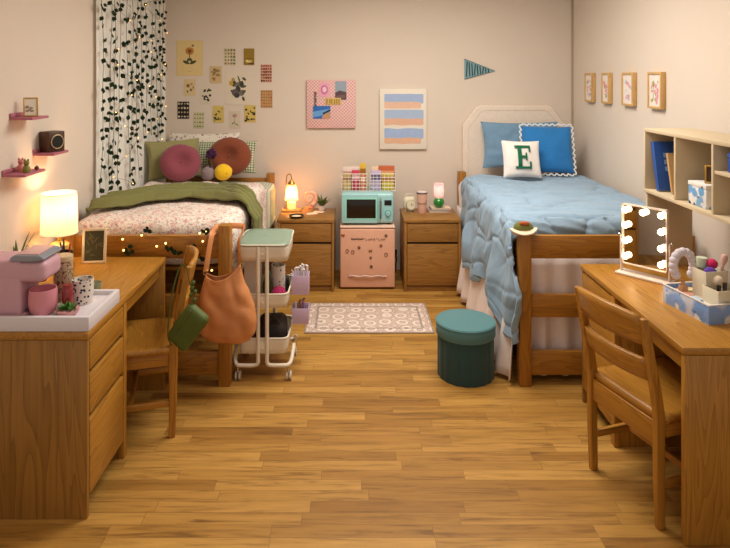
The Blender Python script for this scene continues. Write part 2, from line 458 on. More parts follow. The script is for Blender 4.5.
# ================================================================== desk chairs
def make_chair(label):
    t = thing('desk_chair', label, 'chair', (0,0,0))
    CZ = wood('Z', (188,130,48), (132,84,25), .34, 'chair_oak'); CY_ = wood('Y', (190,132,50), (134,86,26), .34, 'chair_oak'); CXm = wood('X', (190,132,50), (134,86,26), .34, 'chair_oak')
    def lean(z): return 0 if z < .44 else -.078*((z-.44)/.40)**1.15
    for s in (-1, 1):
        b = B(); pts = [(.006, 0), (0.0, .2), (0, .44), (lean(.56), .56), (lean(.7), .7), (lean(.84), .84)]
        wd = [.032, .038, .044, .040, .034, .026]
        poly = [(x-w_/2, z) for (x, z), w_ in zip(pts, wd)] + [(x+w_/2, z) for (x, z), w_ in reversed(list(zip(pts, wd)))]
        b.prism(poly, .028, T(0, s*.193-.014, 0))
        o = b.build('rear_leg', CZ, t); m = o.modifiers.new('bev', 'BEVEL'); m.width = .005; m.segments = 2; m.limit_method = 'ANGLE'
        b = B(); poly = [(.375, 0), (.405, 0), (.411, .42), (.369, .42)]
        b.prism(poly, .034, T(0, s*.187-.017, 0))
        o = b.build('front_leg', CZ, t); m = o.modifiers.new('bev', 'BEVEL'); m.width = .004; m.segments = 2; m.limit_method = 'ANGLE'
        b = B(); b.bx(.02, .372, s*.187-.011, s*.187+.011, .355, .4195, .003); b.build('seat_rail', CXm, t)
        b = B(); b.bx(.016, .378, s*.187-.01, s*.187+.01, .15, .182, .004); b.build('stretcher', CXm, t)
    b = B(); b.bx(-.012, .012, -.178, .178, .325, .4195, .004); b.build('seat_rail', CY_, t)
    b = B(); b.bx(.378, .40, -.17, .17, .355, .4195, .003); b.build('seat_rail', CY_, t)
    b = B(); b.bx(.19, .212, -.178, .178, .152, .18, .004); b.build('stretcher', CY_, t)
    b = B()
    def top(u, v):
        x = -.005+.445*u; y = -.215+.43*v; e = min(1, (1-abs(2*v-1))*5, (1-abs(2*u-1))*5)
        if u < .04: y *= .8
        return V((x, y, .452 - .012*math.exp(-((y)/.13)**2)*math.sin(PI*min(1, u*1.1)) - .006*(1-e)**2))
    b.grid(top, 16, 16); b.build('seat', CY_, t, solid=.03)
    for z0, z1, nm in ((.732, .845, 'back_slat'), (.585, .668, 'back_slat')):
        b = B()
        def fr(u, v, z0=z0, z1=z1):
            y = -.181+.362*u; zz = z0+(z1-z0)*v
            if z1 > .8: zz += .012*(1-(2*u-1)**2)*v
            return V((lean(zz)-.032*(1-(2*u-1)**2)-.004, y, zz))
        b.grid(fr, 14, 4); b.build(nm, CY_, t, solid=.02, off=0)
    return t
ch = make_chair('oak ladder-back chair tucked in at the mirror desk')
ch.location = (1.195, 2.42, 0); ch.rotation_euler = (0, 0, math.radians(18))
for c in ch.children: pass
# the chair's own origin is mid-back: move to the middle of the back line
ch.location = (1.160, 2.612, 0)
ch2 = copy_tree(ch); ch2['label'] = 'oak ladder-back chair with the green sling bag on its back'
ch2.location = (-.935, 3.235, 0); ch2.rotation_euler = (0, 0, math.radians(180+15))

# ================================================================== beds
def make_bed(label, x0, x1, pz, hz):
    y0, y1 = 3.532, 5.615; p = .070
    t = thing('bed', label, 'bed', ((x0+x1)/2, (y0+y1)/2, 0)); ox, oy = t.location.x, t.location.y
    def B2(nm, a, b_, c, d, e, f, m, bev=.004):
        q = B(); q.bx(a-ox, b_-ox, c-oy, d-oy, e, f, bev); return q.build(nm, m, t)
    for xa in (x0, x1-p):
        B2('foot_post', xa, xa+p, y0, y0+p, 0, pz, DZ, .006)
        B2('head_post', xa, xa+p, y1-p, y1, 0, hz, DZ, .006)
    for z0, z1 in ((.735, .868), (.395, .525), (.06, .197)):
        B2('foot_rail', x0+p, x1-p, y0+.018, y0+.05, z0, z1, DX)
    for z0, z1 in ((.735, .868), (.395, .525)): B2('head_rail', x0+p, x1-p, y1-.05, y1-.018, z0, z1, DX)
    for xa in (x0+.05, x1-.075): B2('side_rail', xa, xa+.025, y0+p, y1-p, .55, .625, DY)
    q = B()
    for k in range(12):
        yy = y0+.15+k*.165; q.bx(x0+.05-ox, x1-.05-ox, yy-oy, yy+.07-oy, .6255, .645, .002)
    q.build('slats', DX, t)
    return t
LX0, LX1 = -1.675, -.697; RX0, RX1 = .972, 1.985
make_bed('oak bed frame with fairy lights along its foot rail', LX0, LX1, .93, .91)
make_bed('oak bed frame with pale pink skirt behind its foot rails', RX0, RX1, .872, .925)
for (a, c, lab, m) in ((LX0, LX1, 'white mattress under the floral duvet', white), (RX0, RX1, 'white mattress under the blue comforter', white)):
    b = B(); softbox(b, (0,0,0), (c-a-.11, 1.86, .185), .05, 8); o = b.build('mattress', m, loc=((a+c)/2, 4.60, .739)); tag(o, lab, 'mattress')

# --- left bed: green striped sheet, floral duvet, green throw
zt = .935
def puffL(s, t, dz): return (1-.75*min(1,dz*5))*(.020*nz(s*3.3, t*3.3, 1.5) + .010*nz(s*9, t*9, 4) + .004*nz(s*22, t*22, 2))
stripe = bands((228,224,208), (178,186,160), 44, 'X', .30, 'green_gingham_sheet', 'Y', (104,124,90))
sh = Drape(LX0+.02, LX1-.030, 3.72, 5.515, zt-.085, .05, .03, .38, .03, .03, puff=lambda s,t,dz: .006*nz(s*6,t*6,3), side=lambda s,t,dz,nx: V((.050*max(0,min(1,(t-5.05)*8)) if nx > .1 else 0, 0, 0)))
tag(sh.mesh(40, 60).build('fitted_sheet', stripe, solid=.004), 'green and white checked sheet showing beside the pillows on the left bed', 'bed sheet')
duv = Drape(LX0+.005, LX1+.006, 3.640, 5.02, zt, .085, .06, .44, .15, .06, puff=puffL,
            hem=lambda sd, t: 1-.10*math.sin(t*5)-.06*math.sin(t*13),
            side=lambda s,t,dz,nx: V((.018*math.sin(t*17)*min(1, dz*4) if nx > .5 else 0, 0, 0)))
pinkfl = floral((232,220,208), [(30, .42, [(222,180,170),(228,198,184),(210,158,156),(224,186,174)]), (52, .36, [(178,172,146),(210,164,158),(172,156,158),(228,204,190)]), (80, .32, [(150,146,120),(204,160,154),(168,132,136)])], name='pink_floral_cotton')
tag(duv.mesh(80, 110).build('duvet', pinkfl, solid=.012), 'white duvet with pink floral sprigs on the left bed', 'duvet')
th = B()
def thr(u, v):
    s = (LX0+.05) + (LX1+.02+.30-LX0-.03)*u
    k = (s-LX0)/1.0
    kn = [(0,3.92,.18),(.15,4.02,.22),(.35,4.30,.24),(.58,4.42,.24),(.76,4.34,.21),(.95,4.18,.17),(1.3,4.16,.16)]
    kk = max(0, min(1.299, k))
    for (k0,c0,h0),(k1,c1,h1) in zip(kn, kn[1:]):
        if kk <= k1:
            f = (kk-k0)/(k1-k0); tc = c0+(c1-c0)*f; hw = h0+(h1-h0)*f; break
    t = tc + hw*(2*v-1)
    p = duv.pos(s, t, .016)
    rid = .022*(1+math.sin((2*v-1)*10+k*4+2.4*nz(k*3, v*2, 5))) + .008*(1+nz(k*6, v*9, 2)) + .003*abs(math.sin(k*70))
    if p.z > .86: p.z += rid
    else: p.x += rid*.9
    return p
th.grid(thr, 90, 40)
tag(th.build('throw_blanket', fabric((118,116,66), scale=90, var=.18, bump=.5), solid=.012, off=1), 'olive green throw lying across the floral duvet', 'blanket')

# --- right bed: white sheet, blue comforter, skirt, headboard
sh = Drape(RX0+.012, RX1-.01, 3.72, 5.53, zt-.07, .06, .40, .03, .03, .03, puff=lambda s,t,dz: .006*nz(s*6,t*6,3), hem=lambda sd,t: .42+.58*max(0,min(1,(t-4.95)*5)), side=lambda s,t,dz,nx: V((-.022*max(0,min(1,(t-5.05)*6))*(1+.3*math.sin(t*50)) if nx < -.1 else 0, 0, 0)))
tag(sh.mesh(40, 60).build('fitted_sheet', fabric((236,228,222), scale=40), solid=.006), 'white sheet showing past the blue comforter by the headboard', 'bed sheet')
def puffR(s, t, dz):
    k = min(1, dz*4)
    a, c = s*2.1, t*5.2
    if dz > .02: a, c = s*4.6+t*2.6, t*2.4-s*2.0
    q = V((a+.30*nz(s*3, t*3, 9), c+.30*nz(s*3, t*3, 3), 1.0))
    d, _ = noise.voronoi(q, distance_metric='DISTANCE')
    e = d[1]-d[0]
    cr = .026*(1-math.exp(-e*7)) - .016
    h = cr + .013*nz(s*4, t*4, 7) + .006*(1-abs(nz(s*5, t*21+s*4, 1))*3)
    return h*(1-.45*k)
def hemR(sd, t): return 1.0 + .06*math.sin(t*7.1) + .05*math.sin(t*17+1)
def sideR(s, t, dz, nx):
    if nx > -.5: return V((0,0,0))
    k = min(1, dz*2.4); k *= 1-max(0, min(1, (t-4.85)*5))
    fw = max(0, min(1, (3.95-t)*3.2))
    return V((.010*fw*k, -.145*fw*k, 0)) + V((-.035*k - .03*math.sin(t*15+2*nz(t*3,dz*3,1))*k - .02*math.sin(t*31)*k, 0.02*math.sin(dz*14+t*5)*k, 0))
com = Drape(RX0-.036, RX1+.03, 3.64, 5.25, zt+.015, .085, .66, .10, .16, .05, puff=puffR, hem=hemR, side=sideR)
bluec = fabric((143,167,187), scale=30, var=.08, bump=.6)
tag(com.mesh(210, 230).build('comforter', bluec, solid=.012), 'dusty blue puckered comforter draped over the right bed', 'comforter')
pinksk = fabric((240,224,216), scale=30, var=.05)
b = B()
def sk(u, v):
    y = 3.545+2.0*u; z = .03+.60*v; a = (1-v)
    return V((RX0-.012 - .036*a*(1+math.sin(y*28+1.5*math.sin(y*5))) - .03*a, y, z))
b.grid(sk, 150, 12)
def sk2(u, v):
    x = RX0+.07+.9*u; z = .03+.695*v; a = .35+.65*(1-v)
    return V((x, 3.628+.022*a*math.sin(x*42+2*math.sin(x*6)), z))
b.grid(sk2, 110, 12)
tag(b.build('bed_skirt', pinksk, solid=.004, off=0), 'pale pink gathered skirt hanging below the blue comforter', 'bed skirt')

t = thing('headboard', 'cream upholstered headboard with clipped corners behind the blue pillows', 'headboard', (1.50, 5.655, 0))
hw = .475
for s in (-1, 1): q = B(); q.bx(s*.40-.03, s*.40+.03, -.012, .006, 0, .56, .003); q.build('leg', DZ, t)
outl = [(-hw, .55), (hw, .55), (hw, 1.345), (hw-.13, 1.51), (hw-.17, 1.525), (-hw+.17, 1.525), (-hw+.13, 1.51), (-hw, 1.345)]
b = B(); b.prism(outl, .05, T(0, -.03, 0)); o = b.build('upholstered_panel', fabric((232,216,200), scale=50), t)
m = o.modifiers.new('bev', 'BEVEL'); m.width = .012; m.segments = 3; m.limit_method = 'ANGLE'
ins = [(x*.90, .55+(z-.55)*.955) for x, z in outl[2:]]
b = B(); b.tube([V((x, -.030, z)) for x, z in [(hw*.9, .6)]+ins+[(-hw*.9, .6)]], .004, 8); b.build('piping', fabric((226,208,186), scale=50), t)

# ================================================================== nightstands
def make_stand(label, x0):
    w_, d_, h_ = .472, .44, .602
    t = thing('nightstand', label, 'nightstand', (x0+w_/2, 5.095+d_/2, 0)); hx, hy = w_/2, d_/2
    b = B(); b.bx(-hx-.004, hx+.004, -hy-.004, hy, h_-.03, h_, .006); b.build('top', NX, t)
    for s in (-1, 1):
        b = B(); b.bx(s*hx-(0 if s < 0 else .022), s*hx+(.022 if s < 0 else 0), -hy, hy, 0.0, h_-.0305, .002); b.build('side_panel', NZ, t)
    b = B(); b.bx(-hx+.023, hx-.023, -hy+.03, hy-.002, .03, h_-.032, 0); b.build('carcass', dark, t)
    b = B(); b.bx(-hx+.023, hx-.023, -hy+.02, -hy+.04, .0, .04, .002); b.build('plinth', NX, t)
    for z0, z1 in ((.412, .566), (.05, .394)):
        d = B(); d.bx(-hx+.025, hx-.025, -hy+.004, -hy+.028, z0, z1, .004)
        d.bx(-hx+.025, hx-.025, -hy+.014, -hy+.028, z1-.004, z1+.004, 0, mi=1)  # dark brown strip paints the shaded slot above the drawer
        d.build('drawer', [NX, mat((70,46,24),.8)], t)
    return t
n1 = make_stand('oak nightstand with the glowing candle lamp, beside the left bed', -.613)
n2 = make_stand('oak nightstand with alarm clock and pink tumbler, beside the right bed', .443)

# ================================================================== fridge and microwave
t = thing('mini_fridge', 'small pink fridge under the mint microwave', 'fridge', (.139, 5.40, 0))
pk = mat((226,170,140), .42, 0, .04, 10, 0, .5)
b = B(); b.bx(-.23, .23, -.20, .22, .02, .514, .012); b.build('body', pk, t)
b = B(); b.bx(-.231, .231, -.25, -.206, .015, .510, .012, seg=3); b.build('door', pk, t)
b = B(); b.bx(-.231, .231, -.252, .22, .515, .53, .006); b.build('top_panel', mat((238,200,176), .4), t)
b = B(); 
pts = [(-.155, -.253, .118)] + [(-.155+.31*k/14, -.262-.008*math.sin(PI*k/14), .118+.004*math.sin(k*1.3)) for k in range(15)] + [(.155, -.253, .118)]
b.tube(pts, .007, 8); b.build('handle', mat((220,190,176), .3, .3), t)
for sx in (-1, 1):
    for sy in (-.18, .18): b = B(); b.cyl((sx*.19, sy, 0), (sx*.19, sy, .02), .016); b.build('foot', black, t)
# cord
b = B(); b.tube([(.41, 5.664, .17), (.41, 5.62, .165), (.418, 5.60, .12), (.405, 5.60, .05), (.40, 5.58, .008), (.37, 5.63, .006)], .006); b.box((.41, 5.668, .17), (.028, .022, .04), None, .004)
tag(b.build('power_cord', black), 'black power cord and plug between pink fridge and right nightstand', 'cord')
t2 = thing('microwave', 'mint green retro microwave on the pink fridge', 'microwave', (.141, 5.385, .5302))
mint = mat((158,206,206), .3, 0, .03, 10, 0, .5, 0, .3)
b = B(); b.bx(-.226, .226, -.19, .19, .012, .272, .03, seg=4); b.build('body', mint, t2)
b = B(); b.bx(-.222, .085, -.206, -.188, .018, .266, .022, seg=4); b.build('door', mint, t2)
b = B(); b.bx(-.178, .068, -.2085, -.205, .062, .222, .02, seg=4); w0 = b.build('door_window', mat((34,24,16), .12, 0, .02), t2)
b = B(); b.bx(-.19, .08, -.2072, -.2055, .05, .234, .02, seg=4); b.build('window_trim', mat((150,220,200), .3), t2)
b = B(); b.tube([(.108, -.205, .05), (.108, -.235, .065), (.108, -.235, .215), (.108, -.205, .23)], .008); b.build('handle', chrome, t2)
b = B(); b.bx(.142, .203, -.1945, -.188, .168, .212, .004); b.build('display', black, t2)
b = B(); b.cyl((.172, -.187, .10), (.172, -.212, .10), 0.020, .018); b.box((.172, -.2135, .10), (.005, .004, .030), None, .001, 0); b.build('knob', mint, t2)
b = B(); b.cyl((.172, -.1905, .10), (.172, -.1925, .10), .027, n=28); b.build('dial_ring', mat((110,170,160), .4), t2)
for sx in (-1, 1):
    for sy in (-.15, .15): b = B(); b.cyl((sx*.18, sy, 0), (sx*.18, sy, .0115), .015); b.build('foot', black, t2)
# magnets on the fridge door: little bows, hearts and dots
FY = 5.1485
def magnet(px, py, kind, col, lab):
    x, z = wx(px, FY), wz(py, FY); b = B()
    if kind == 'bow':
        for s in (-1, 1): b.prism([(0, 0), (s*.014, .009), (s*.014, -.009)], -.005, T(0, 0, 0)); b.tube([(0, -.003, 0), (s*.008, -.003, -.015)], .002, 6)
        b.ell((0, -.003, 0), (.004, .004, .004), u=10, v=6)
    elif kind == 'loop':
        b.tube([(.012*math.cos(a*PI/8), -.003, .014*math.sin(a*PI/8)) for a in range(9, 25)], .0022, 6); b.tube([(-.012, -.003, .003), (-.009, -.003, .014)], .002, 6)
    elif kind == 'flower':
        for k in range(5): b.ell((.008*math.cos(k*1.257), -.003, .008*math.sin(k*1.257)), (.006, .003, .006), u=10, v=6)
        b.ell((0, -.005, 0), .004, u=10, v=6)
    else:
        b.ell((0, -.003, 0), (.010, .004, .010), u=12, v=8)
    tag(b.build('fridge_magnet', mat(col, .5), loc=(x, FY, z)), lab, 'magnet')
for a in [(343, 235, 'bow', (150,70,50), 'brown bow magnet, upper left of the pink fridge door'),
          (386, 235.5, 'flower', (120,100,70), 'olive flower magnet, upper right of the pink fridge door'),
          (347.2, 251, 'loop', (130,76,56), 'dark loop magnet at the left edge of the pink fridge door'),
          (352.8, 252, 'loop', (124,72,52), 'dark loop magnet just right of another loop on the fridge'),
          (359, 247.5, 'flower', (136,80,50), 'small brown magnet above and right of the two loop magnets'),
          (370.4, 250.5, 'bow', (150,100,50), 'tan bow magnet in the middle of the fridge door'),
          (370.7, 257.5, 'dot', (126,84,58), 'round brown magnet right below the tan bow magnet'),
          (371.3, 266.5, 'flower', (110,80,64), 'lowest brown magnet, just above the fridge handle'),
          (381, 245.5, 'flower', (150,94,66), 'brown magnet under the olive flower magnet'),
          (386, 254.5, 'loop', (130,82,62), 'loop magnet near the right edge of the fridge door')]: magnet(*a)
# the row of small dark lettering: too small to read, kept as strokes
b = B(); x = wx(351, FY); rs = random.Random(3)
pts = [(wx(351+12*k/60, FY), 0, wz(239, FY)+.007*math.sin(k*.9)*(1 if k % 9 < 6 else .4)) for k in range(61)]
b.tube(pts, .0022, 5)
for k in range(9):
    xx = wx(364+2.55*k, FY); zz = wz(239.3, FY); s = .007
    st = [[(-s, -s), (-s*.2, s), (s, -s)], [(-s, s), (s, s)], [(-s, -s), (-s, s), (s, 0)], [(-s*.8, s), (-s*.8, -s), (s*.7, -s)], [(s, s), (-s, 0), (s, -s)]][(k*2+1) % 5]
    b.tube([(xx+p*.75, -.001, zz+q) for p, q in st], .0021, 5)
tag(b.build('letter_magnets', mat((72,46,38), .5), loc=(0, FY-.001, 0)), 'row of tiny dark letters across the top of the pink fridge door', 'magnet')
# ================================================================== curtain, ivy, fairy lights
b = B()
def cur(u, v):
    y = 4.06+1.54*u; z = .78+1.87*v
    return V((XL+.022+.011*math.sin(u*88+1.4*math.sin(u*11))+.004*nz(u*9, v*3, 2), y, z))
b.grid(cur, 260, 10)
tag(b.build('sheer_curtain', translucent((244,240,230), .12, .05, name='sheer_cloth')), 'sheer white curtain hung in the corner behind the ivy strands', 'curtain')
leafm = N('ivy_leaf'); v_ = leafm.coord(); leafm.base(leafm.mix(leafm.noise(v_, 9, 2), lin((14,28,14)), lin((36,54,26)))).set(Roughness=.75); leafm.p.inputs['Specular IOR Level'].default_value = .15; leafm = leafm.m
stemm = mat((60,78,42), .7)
def leaf(b, c, size, az, pitch, roll, mi=0):
    M = T(*c) @ Euler((pitch, roll, az)).to_matrix().to_4x4()
    pts = [(0, 0), (.34, -.30), (.42, -.62), (.16, -.86), (0, -1.12), (-.16, -.86), (-.42, -.62), (-.34, -.30)]
    cv = b.bm.verts.new(M @ V((0, -.06*size, -.5*size)))
    vs = [b.bm.verts.new(M @ V((x*size, 0, z*size))) for x, z in pts]
    for k in range(len(vs)): f = b.bm.faces.new((cv, vs[k], vs[(k+1) % len(vs)])); f.material_index = mi
rl = random.Random(11)
for i in range(13):
    y = 4.01+1.43*(i+.5)/13 + rl.uniform(-.035, .035); zb = rl.choice([.98, .99, 1.0, 1.05, 1.02]) if y < 4.8 else rl.choice([1.22, 1.3]); ph = rl.uniform(0, 6)
    st = thing('ivy_garland', 'strand of dark green ivy hanging down the sheer white curtain', 'garland', (XL+.060, y, zb), 0, 'ivy strands on the curtain')
    path = lambda z: V((.004*math.sin(z*5+ph), .020*math.sin(z*3.1+ph)+.012*math.sin(z*9+ph), z))
    L = 2.62-zb
    b = B(); b.tube([path(L*k/50) for k in range(51)], .0018, 5); b.build('stem', stemm, st)
    b = B(); z = 0.02
    while z < L:
        p = path(z)
        for q in range(rl.choice([1, 1, 2, 2])):
            a = rl.uniform(-.2, 1.9)
            leaf(b, (p.x+.004+rl.uniform(0, .014), p.y+rl.uniform(-.024, .024), p.z+rl.uniform(-.01, .02)), rl.uniform(.028, .044), a, rl.uniform(-.7, .5), rl.uniform(-.9, .9))
        z += rl.choice([.045, .06, .075, .095])
    b.build('foliage', leafm, st)
bulbm = emit((255,190,105), 6, 'fairy_bulb')
wirem = mat((120,96,60), .5, .5)
def fairy(label, pts, bulbs, r=.0036, loc=(0,0,0)):
    t = thing('fairy_lights', label, 'string lights', loc)
    b = B(); b.tube(pts, .0013, 5); b.build('wire', wirem, t)
    b0 = B(); b0.ell((0,0,0), r, u=10, v=8); o = b0.build('bulb', bulbm, t, loc=bulbs[0])
    for p in bulbs[1:]:
        c = o.copy(); COL.objects.link(c); c.parent = t; c.location = p
    return t
rf = random.Random(5)
for i, (yc, lab) in enumerate([(4.42, 'warm fairy lights hung among ivy on the front half of the curtain'), (5.12, 'warm fairy lights hung among ivy by the back corner of the curtain')]):
    pts = []; 
    for k in range(90):
        q = k/89; z = 2.6-(1.62 if yc < 4.8 else 1.36)*q
        pts.append(V((XL+.090, yc+.26*math.sin(q*26)+.04*math.sin(q*61), z)))
    fairy(lab, pts, [p+V((.006, 0, 0)) for p in pts[4::6]])
# fairy lights and small leaves along the foot rail of the left bed
pts = []; bl = []
yr = 3.522
key = [(104,240),(112,236),(123,238),(130,249),(138,243),(141,234),(147,236),(152,247),(158,245),(165,243),(172,258),(178,262),(185,250),(192,240),(199,236),(205,231),(208,237),(205,246),(199,258),(203,264),(210,268)]
for (px, py) in key: pts.append(V((wx(px, yr), yr, wz(py, yr))))
sm = []
for a, c in zip(pts, pts[1:]): sm += [a.lerp(c, k/4) for k in range(4)]
sm.append(pts[-1])
fl = fairy('warm fairy lights draped along the foot rail of the left bed', sm, [V((wx(px, yr), yr-.006, wz(py, yr))) for px, py in ((103,239),(123,239),(124,250),(142,235),(157,246),(166,243),(200,233),(203,241),(206,231),(207,262),(212,270))], .0058)
b = B()
for (px, py) in ((146,228),(148,231),(126,248),(129,250),(168,247),(171,249),(178,252),(203,230),(207,229),(201,256),(193,244)):
    for k in range(3): leaf(b, (wx(px, yr)+rl.uniform(-.012,.012), yr-.006, wz(py, yr)+rl.uniform(-.01,.012)), rl.uniform(.022,.034), rl.uniform(-.6,.6), rl.uniform(-.5,.3), rl.uniform(-1.6,1.6))
b.build('leaves', leafm, fl)

# ================================================================== wall prints
YW = YB-.0035
def pts_ell(cx, cz, rx, rz, n=10, a=0): return [(cx+rx*math.cos(2*PI*k/n)*math.cos(a)-rz*math.sin(2*PI*k/n)*math.sin(a), cz+rx*math.cos(2*PI*k/n)*math.sin(a)+rz*math.sin(2*PI*k/n)*math.cos(a)) for k in range(n)]
def card(name, bb, paper, art, label, cat, thick=.002, group=None, Y=None):
    """bb in photo pixels on the back wall; art: (u, v, ru, rv, angle, colour) ellipses in 0..1 of the card"""
    Y = Y or YW
    x0, x1, z1, z0 = wx(bb[0], Y), wx(bb[2], Y), wz(bb[1], Y), wz(bb[3], Y)
    w_, h_ = x1-x0, z1-z0; cols = []; b = B()
    b.bx(-w_/2, w_/2, 0, thick, -h_/2, h_/2, 0)
    for i, (u, v, ru, rv, a, c) in enumerate(art):
        if c not in cols: cols.append(c)
        b.prism(pts_ell((u-.5)*w_, (.5-v)*h_, ru*w_, rv*w_, 9, math.radians(a)), .0006, T(0, -.0006-.00004*i, 0), 1+cols.index(c))
    o = b.build(name, [mat(paper, .8, 0, .05, 40)]+[mat(c, .8, 0, .12, 90) for c in cols], loc=((x0+x1)/2, Y-thick*.2, (z0+z1)/2))
    return tag(o, label, cat, group)
def scatter(seed, n, r, cols, mar=.1, asp=1.4, dark_=0):
    q = random.Random(seed); out = []
    for i in range(n):
        out.append((q.uniform(mar, 1-mar), q.uniform(mar, 1-mar), r*q.uniform(.5, 1.2), r*q.uniform(.5, 1.4), q.uniform(0, 180), q.choice(cols)))
    return out
def lattice(nu, nv, r, cols, seed=0):
    q = random.Random(seed)
    return [((i+.5)/nu, (j+.5)/nv, r*q.uniform(.7, 1.2), r*q.uniform(.7, 1.5), q.uniform(0, 180), q.choice(cols)) for i in range(nu) for j in range(nv)]
sun = [(.5,.30,.17,.15,0,(196,132,60)),(.5,.30,.08,.07,0,(128,74,40)),(.62,.15,.05,.04,20,(110,100,50)),(.5,.45,.015,.20,0,(90,90,56))] + \
      [(.5+s*.13,.62,.14,.055,s*24,(72,76,52)) for s in (-1,1)]+[(.5+s*.05,.55,.05,.08,s*30,(84,88,56)) for s in (-1,1)]+[(.5,.88,.08,.006,0,(150,120,80))]
card('sunflower_art_print', (176.5,40.4,202.7,75.8), (226,200,140), sun, 'large cream sunflower print, top left of the wall prints', 'print', .003)
G = 'botanical prints on the back wall'
CARDS = [((224.2,48.5,235.7,65.1), (212,196,160), lattice(4,5,.09,[(140,140,104),(150,120,96),(110,116,90)],2), 'pale print with a grid of faint sprigs, top row beside the olive print'),
 ((243.7,48.5,254.3,65.1), (150,118,36), [(.5,.78,.30,.12,0,(214,190,120)),(.3,.75,.12,.12,0,(230,210,150)),(.7,.9,.3,.08,0,(90,66,30)),(.5,.6,.42,.03,0,(106,84,30))], 'small olive gold print with a pale bloom, top right of the cluster'),
 ((260.7,64.5,271.8,82.2), (206,160,130), lattice(5,6,.085,[(120,40,46),(150,56,56),(96,40,40)],3), 'small print of dark red spots, upper one at the right edge'),
 ((209.8,66.1,221.6,83.2), (206,180,132), scatter(8,16,.12,[(150,124,80),(120,100,60),(170,120,80)],.2), 'tan print with a soft brown flower cluster, right of the sunflower'),
 ((225.8,71.7,250.3,104.7), (222,208,186), scatter(9,16,.10,[(90,84,78),(120,110,96),(60,62,56)],.3)+[(.22,.35,.09,.11,20,(196,160,60)),(.30,.24,.07,.08,0,(180,150,70)),(.55,.25,.03,.2,20,(80,84,60)),(.75,.22,.10,.05,-40,(74,80,62)),(.72,.45,.13,.05,10,(74,80,62)),(.74,.62,.11,.05,50,(84,84,70)),(.72,.82,.05,.10,20,(70,66,58)),(.38,.62,.15,.13,0,(96,86,84)),(.45,.72,.12,.10,0,(66,60,64))], 'large white print with a dark flower bouquet and yellow buds'),
 ((184.1,79.2,195.5,95.6), (220,196,148), [(.35,.4,.16,.16,0,(140,100,60)),(.6,.65,.13,.13,0,(150,110,66)),(.65,.3,.1,.1,0,(180,140,80)),(.3,.75,.08,.12,30,(110,100,60)),(.8,.5,.05,.14,0,(120,104,60))], 'cream print with brown blossoms, just under the sunflower print'),
 ((200.7,86.6,212.6,103.2), (220,208,184), scatter(13,20,.09,[(44,50,36),(70,84,48),(60,44,56)],.15), 'white print with dark berries and leaves, mid cluster'),
 ((260.7,90.2,272.4,107.7), (196,150,96), lattice(5,6,.07,[(150,84,70),(170,110,70),(130,120,80)],5), 'terracotta patterned print, lower one at the right edge'),
 ((177.5,101.6,189.1,118.7), (40,30,24), lattice(4,4,.09,[(214,200,170),(180,168,140)],6), 'black print with small white sprigs, left edge of the cluster'),
 ((193.7,112.3,204.1,128.3), (206,196,158), lattice(4,4,.08,[(110,120,70),(128,136,86)],7), 'pale print of small green sprigs, just above the pillows'),
 ((212.8,105.9,223.8,122.7), (214,186,104), scatter(17,14,.10,[(90,84,40),(60,60,36),(130,110,50)],.12), 'yellow print with dark leaves, bottom row beside a pink flower print'),
 ((229.2,111.3,240.3,128.3), (212,196,172), [(.5,.25,.22,.18,0,(190,150,146)),(.45,.3,.12,.10,0,(170,116,124)),(.5,.6,.02,.34,0,(110,120,80)),(.35,.7,.16,.06,40,(110,128,84)),(.68,.78,.16,.06,-40,(110,128,84))], 'pale print with a single pink flower, bottom row'),
 ((244.3,105.3,255.7,122.3), (212,184,100), scatter(21,16,.10,[(50,46,30),(104,100,48),(74,60,36)],.1), 'yellow print with dark round fruit, bottom right of the cluster')]
for bb, paper, art, lab in CARDS: card('botanical_art_print', bb, paper, art, lab, 'print', .0025, G)

# pink gingham pin board
t = thing('hanging_pin_board', 'pink gingham pin board with photos on the back wall', 'board', (wx(331.1, 5.66), 5.678, wz(104, 5.66)))
gw, gh = .452, .445
ging = bands((236,208,196), (228,182,176), 46, 'X', .5, 'pink_gingham', 'Z', (210,146,152), rot=(0, math.radians(45), 0))
b = B(); b.bx(-gw/2, gw/2, -.028, 0, -gh/2, gh/2, .006); b.build('panel', ging, t)
def pb(name, bb, th, cols, label, cat, extra=None, y=5.6478):
    x0, x1, z1, z0 = wx(bb[0], y), wx(bb[2], y), wz(bb[1], y), wz(bb[3], y); b = B()
    w_, h_ = x1-x0, z1-z0; b.bx(-w_/2, w_/2, -th, 0, -h_/2, h_/2, 0)
    for (poly, mi) in (extra or []): b.prism([((u-.5)*w_, (.5-v)*h_) for u, v in poly], .0006, T(0, -th-.0006-.0002*mi, 0), mi)
    return tag(b.build(name, [mat(c, .6, 0, .1, 60) for c in cols], loc=((x0+x1)/2, y, (z0+z1)/2)), label, cat)
circ = lambda u, v, r, rv, n=14: [(u+r*math.cos(2*PI*k/n), v+rv*math.sin(2*PI*k/n)) for k in range(n)]
pb('pinned_art_card', (319.4,83,329.3,96.6), .001, [(232,166,190),(206,120,158),(240,204,212)], 'pink card with a round wreath pinned to the pink board', 'card', [(circ(.5,.5,.38,.36), 1), (circ(.52,.48,.2,.2), 2)])
pb('pinned_picture', (335.2,81.2,346.4,99.6), .001, [(150,164,178),(92,68,72),(120,88,90)], 'grey sky photo pinned at the top of the pink board', 'photo', [([(0,.62),(.4,.5),(1,.6),(1,1),(0,1)], 1), ([(.1,.8),(.9,.72),(.9,.9),(.1,.95)], 2)])
pb('pinned_picture', (313,106,330.4,118.6), .0015, [(44,104,180),(104,160,214),(28,40,52),(196,150,112)], 'blue seaside photo pinned at the lower left of the pink board', 'photo', [([(0,.45),(1,.2),(1,.5),(.4,.8),(0,.9)], 1), ([(.55,.55),(1,.25),(1,.4),(.6,.68)], 2), ([(.5,.85),(.75,.55),(1,.5),(1,1),(.55,1)], 3)])
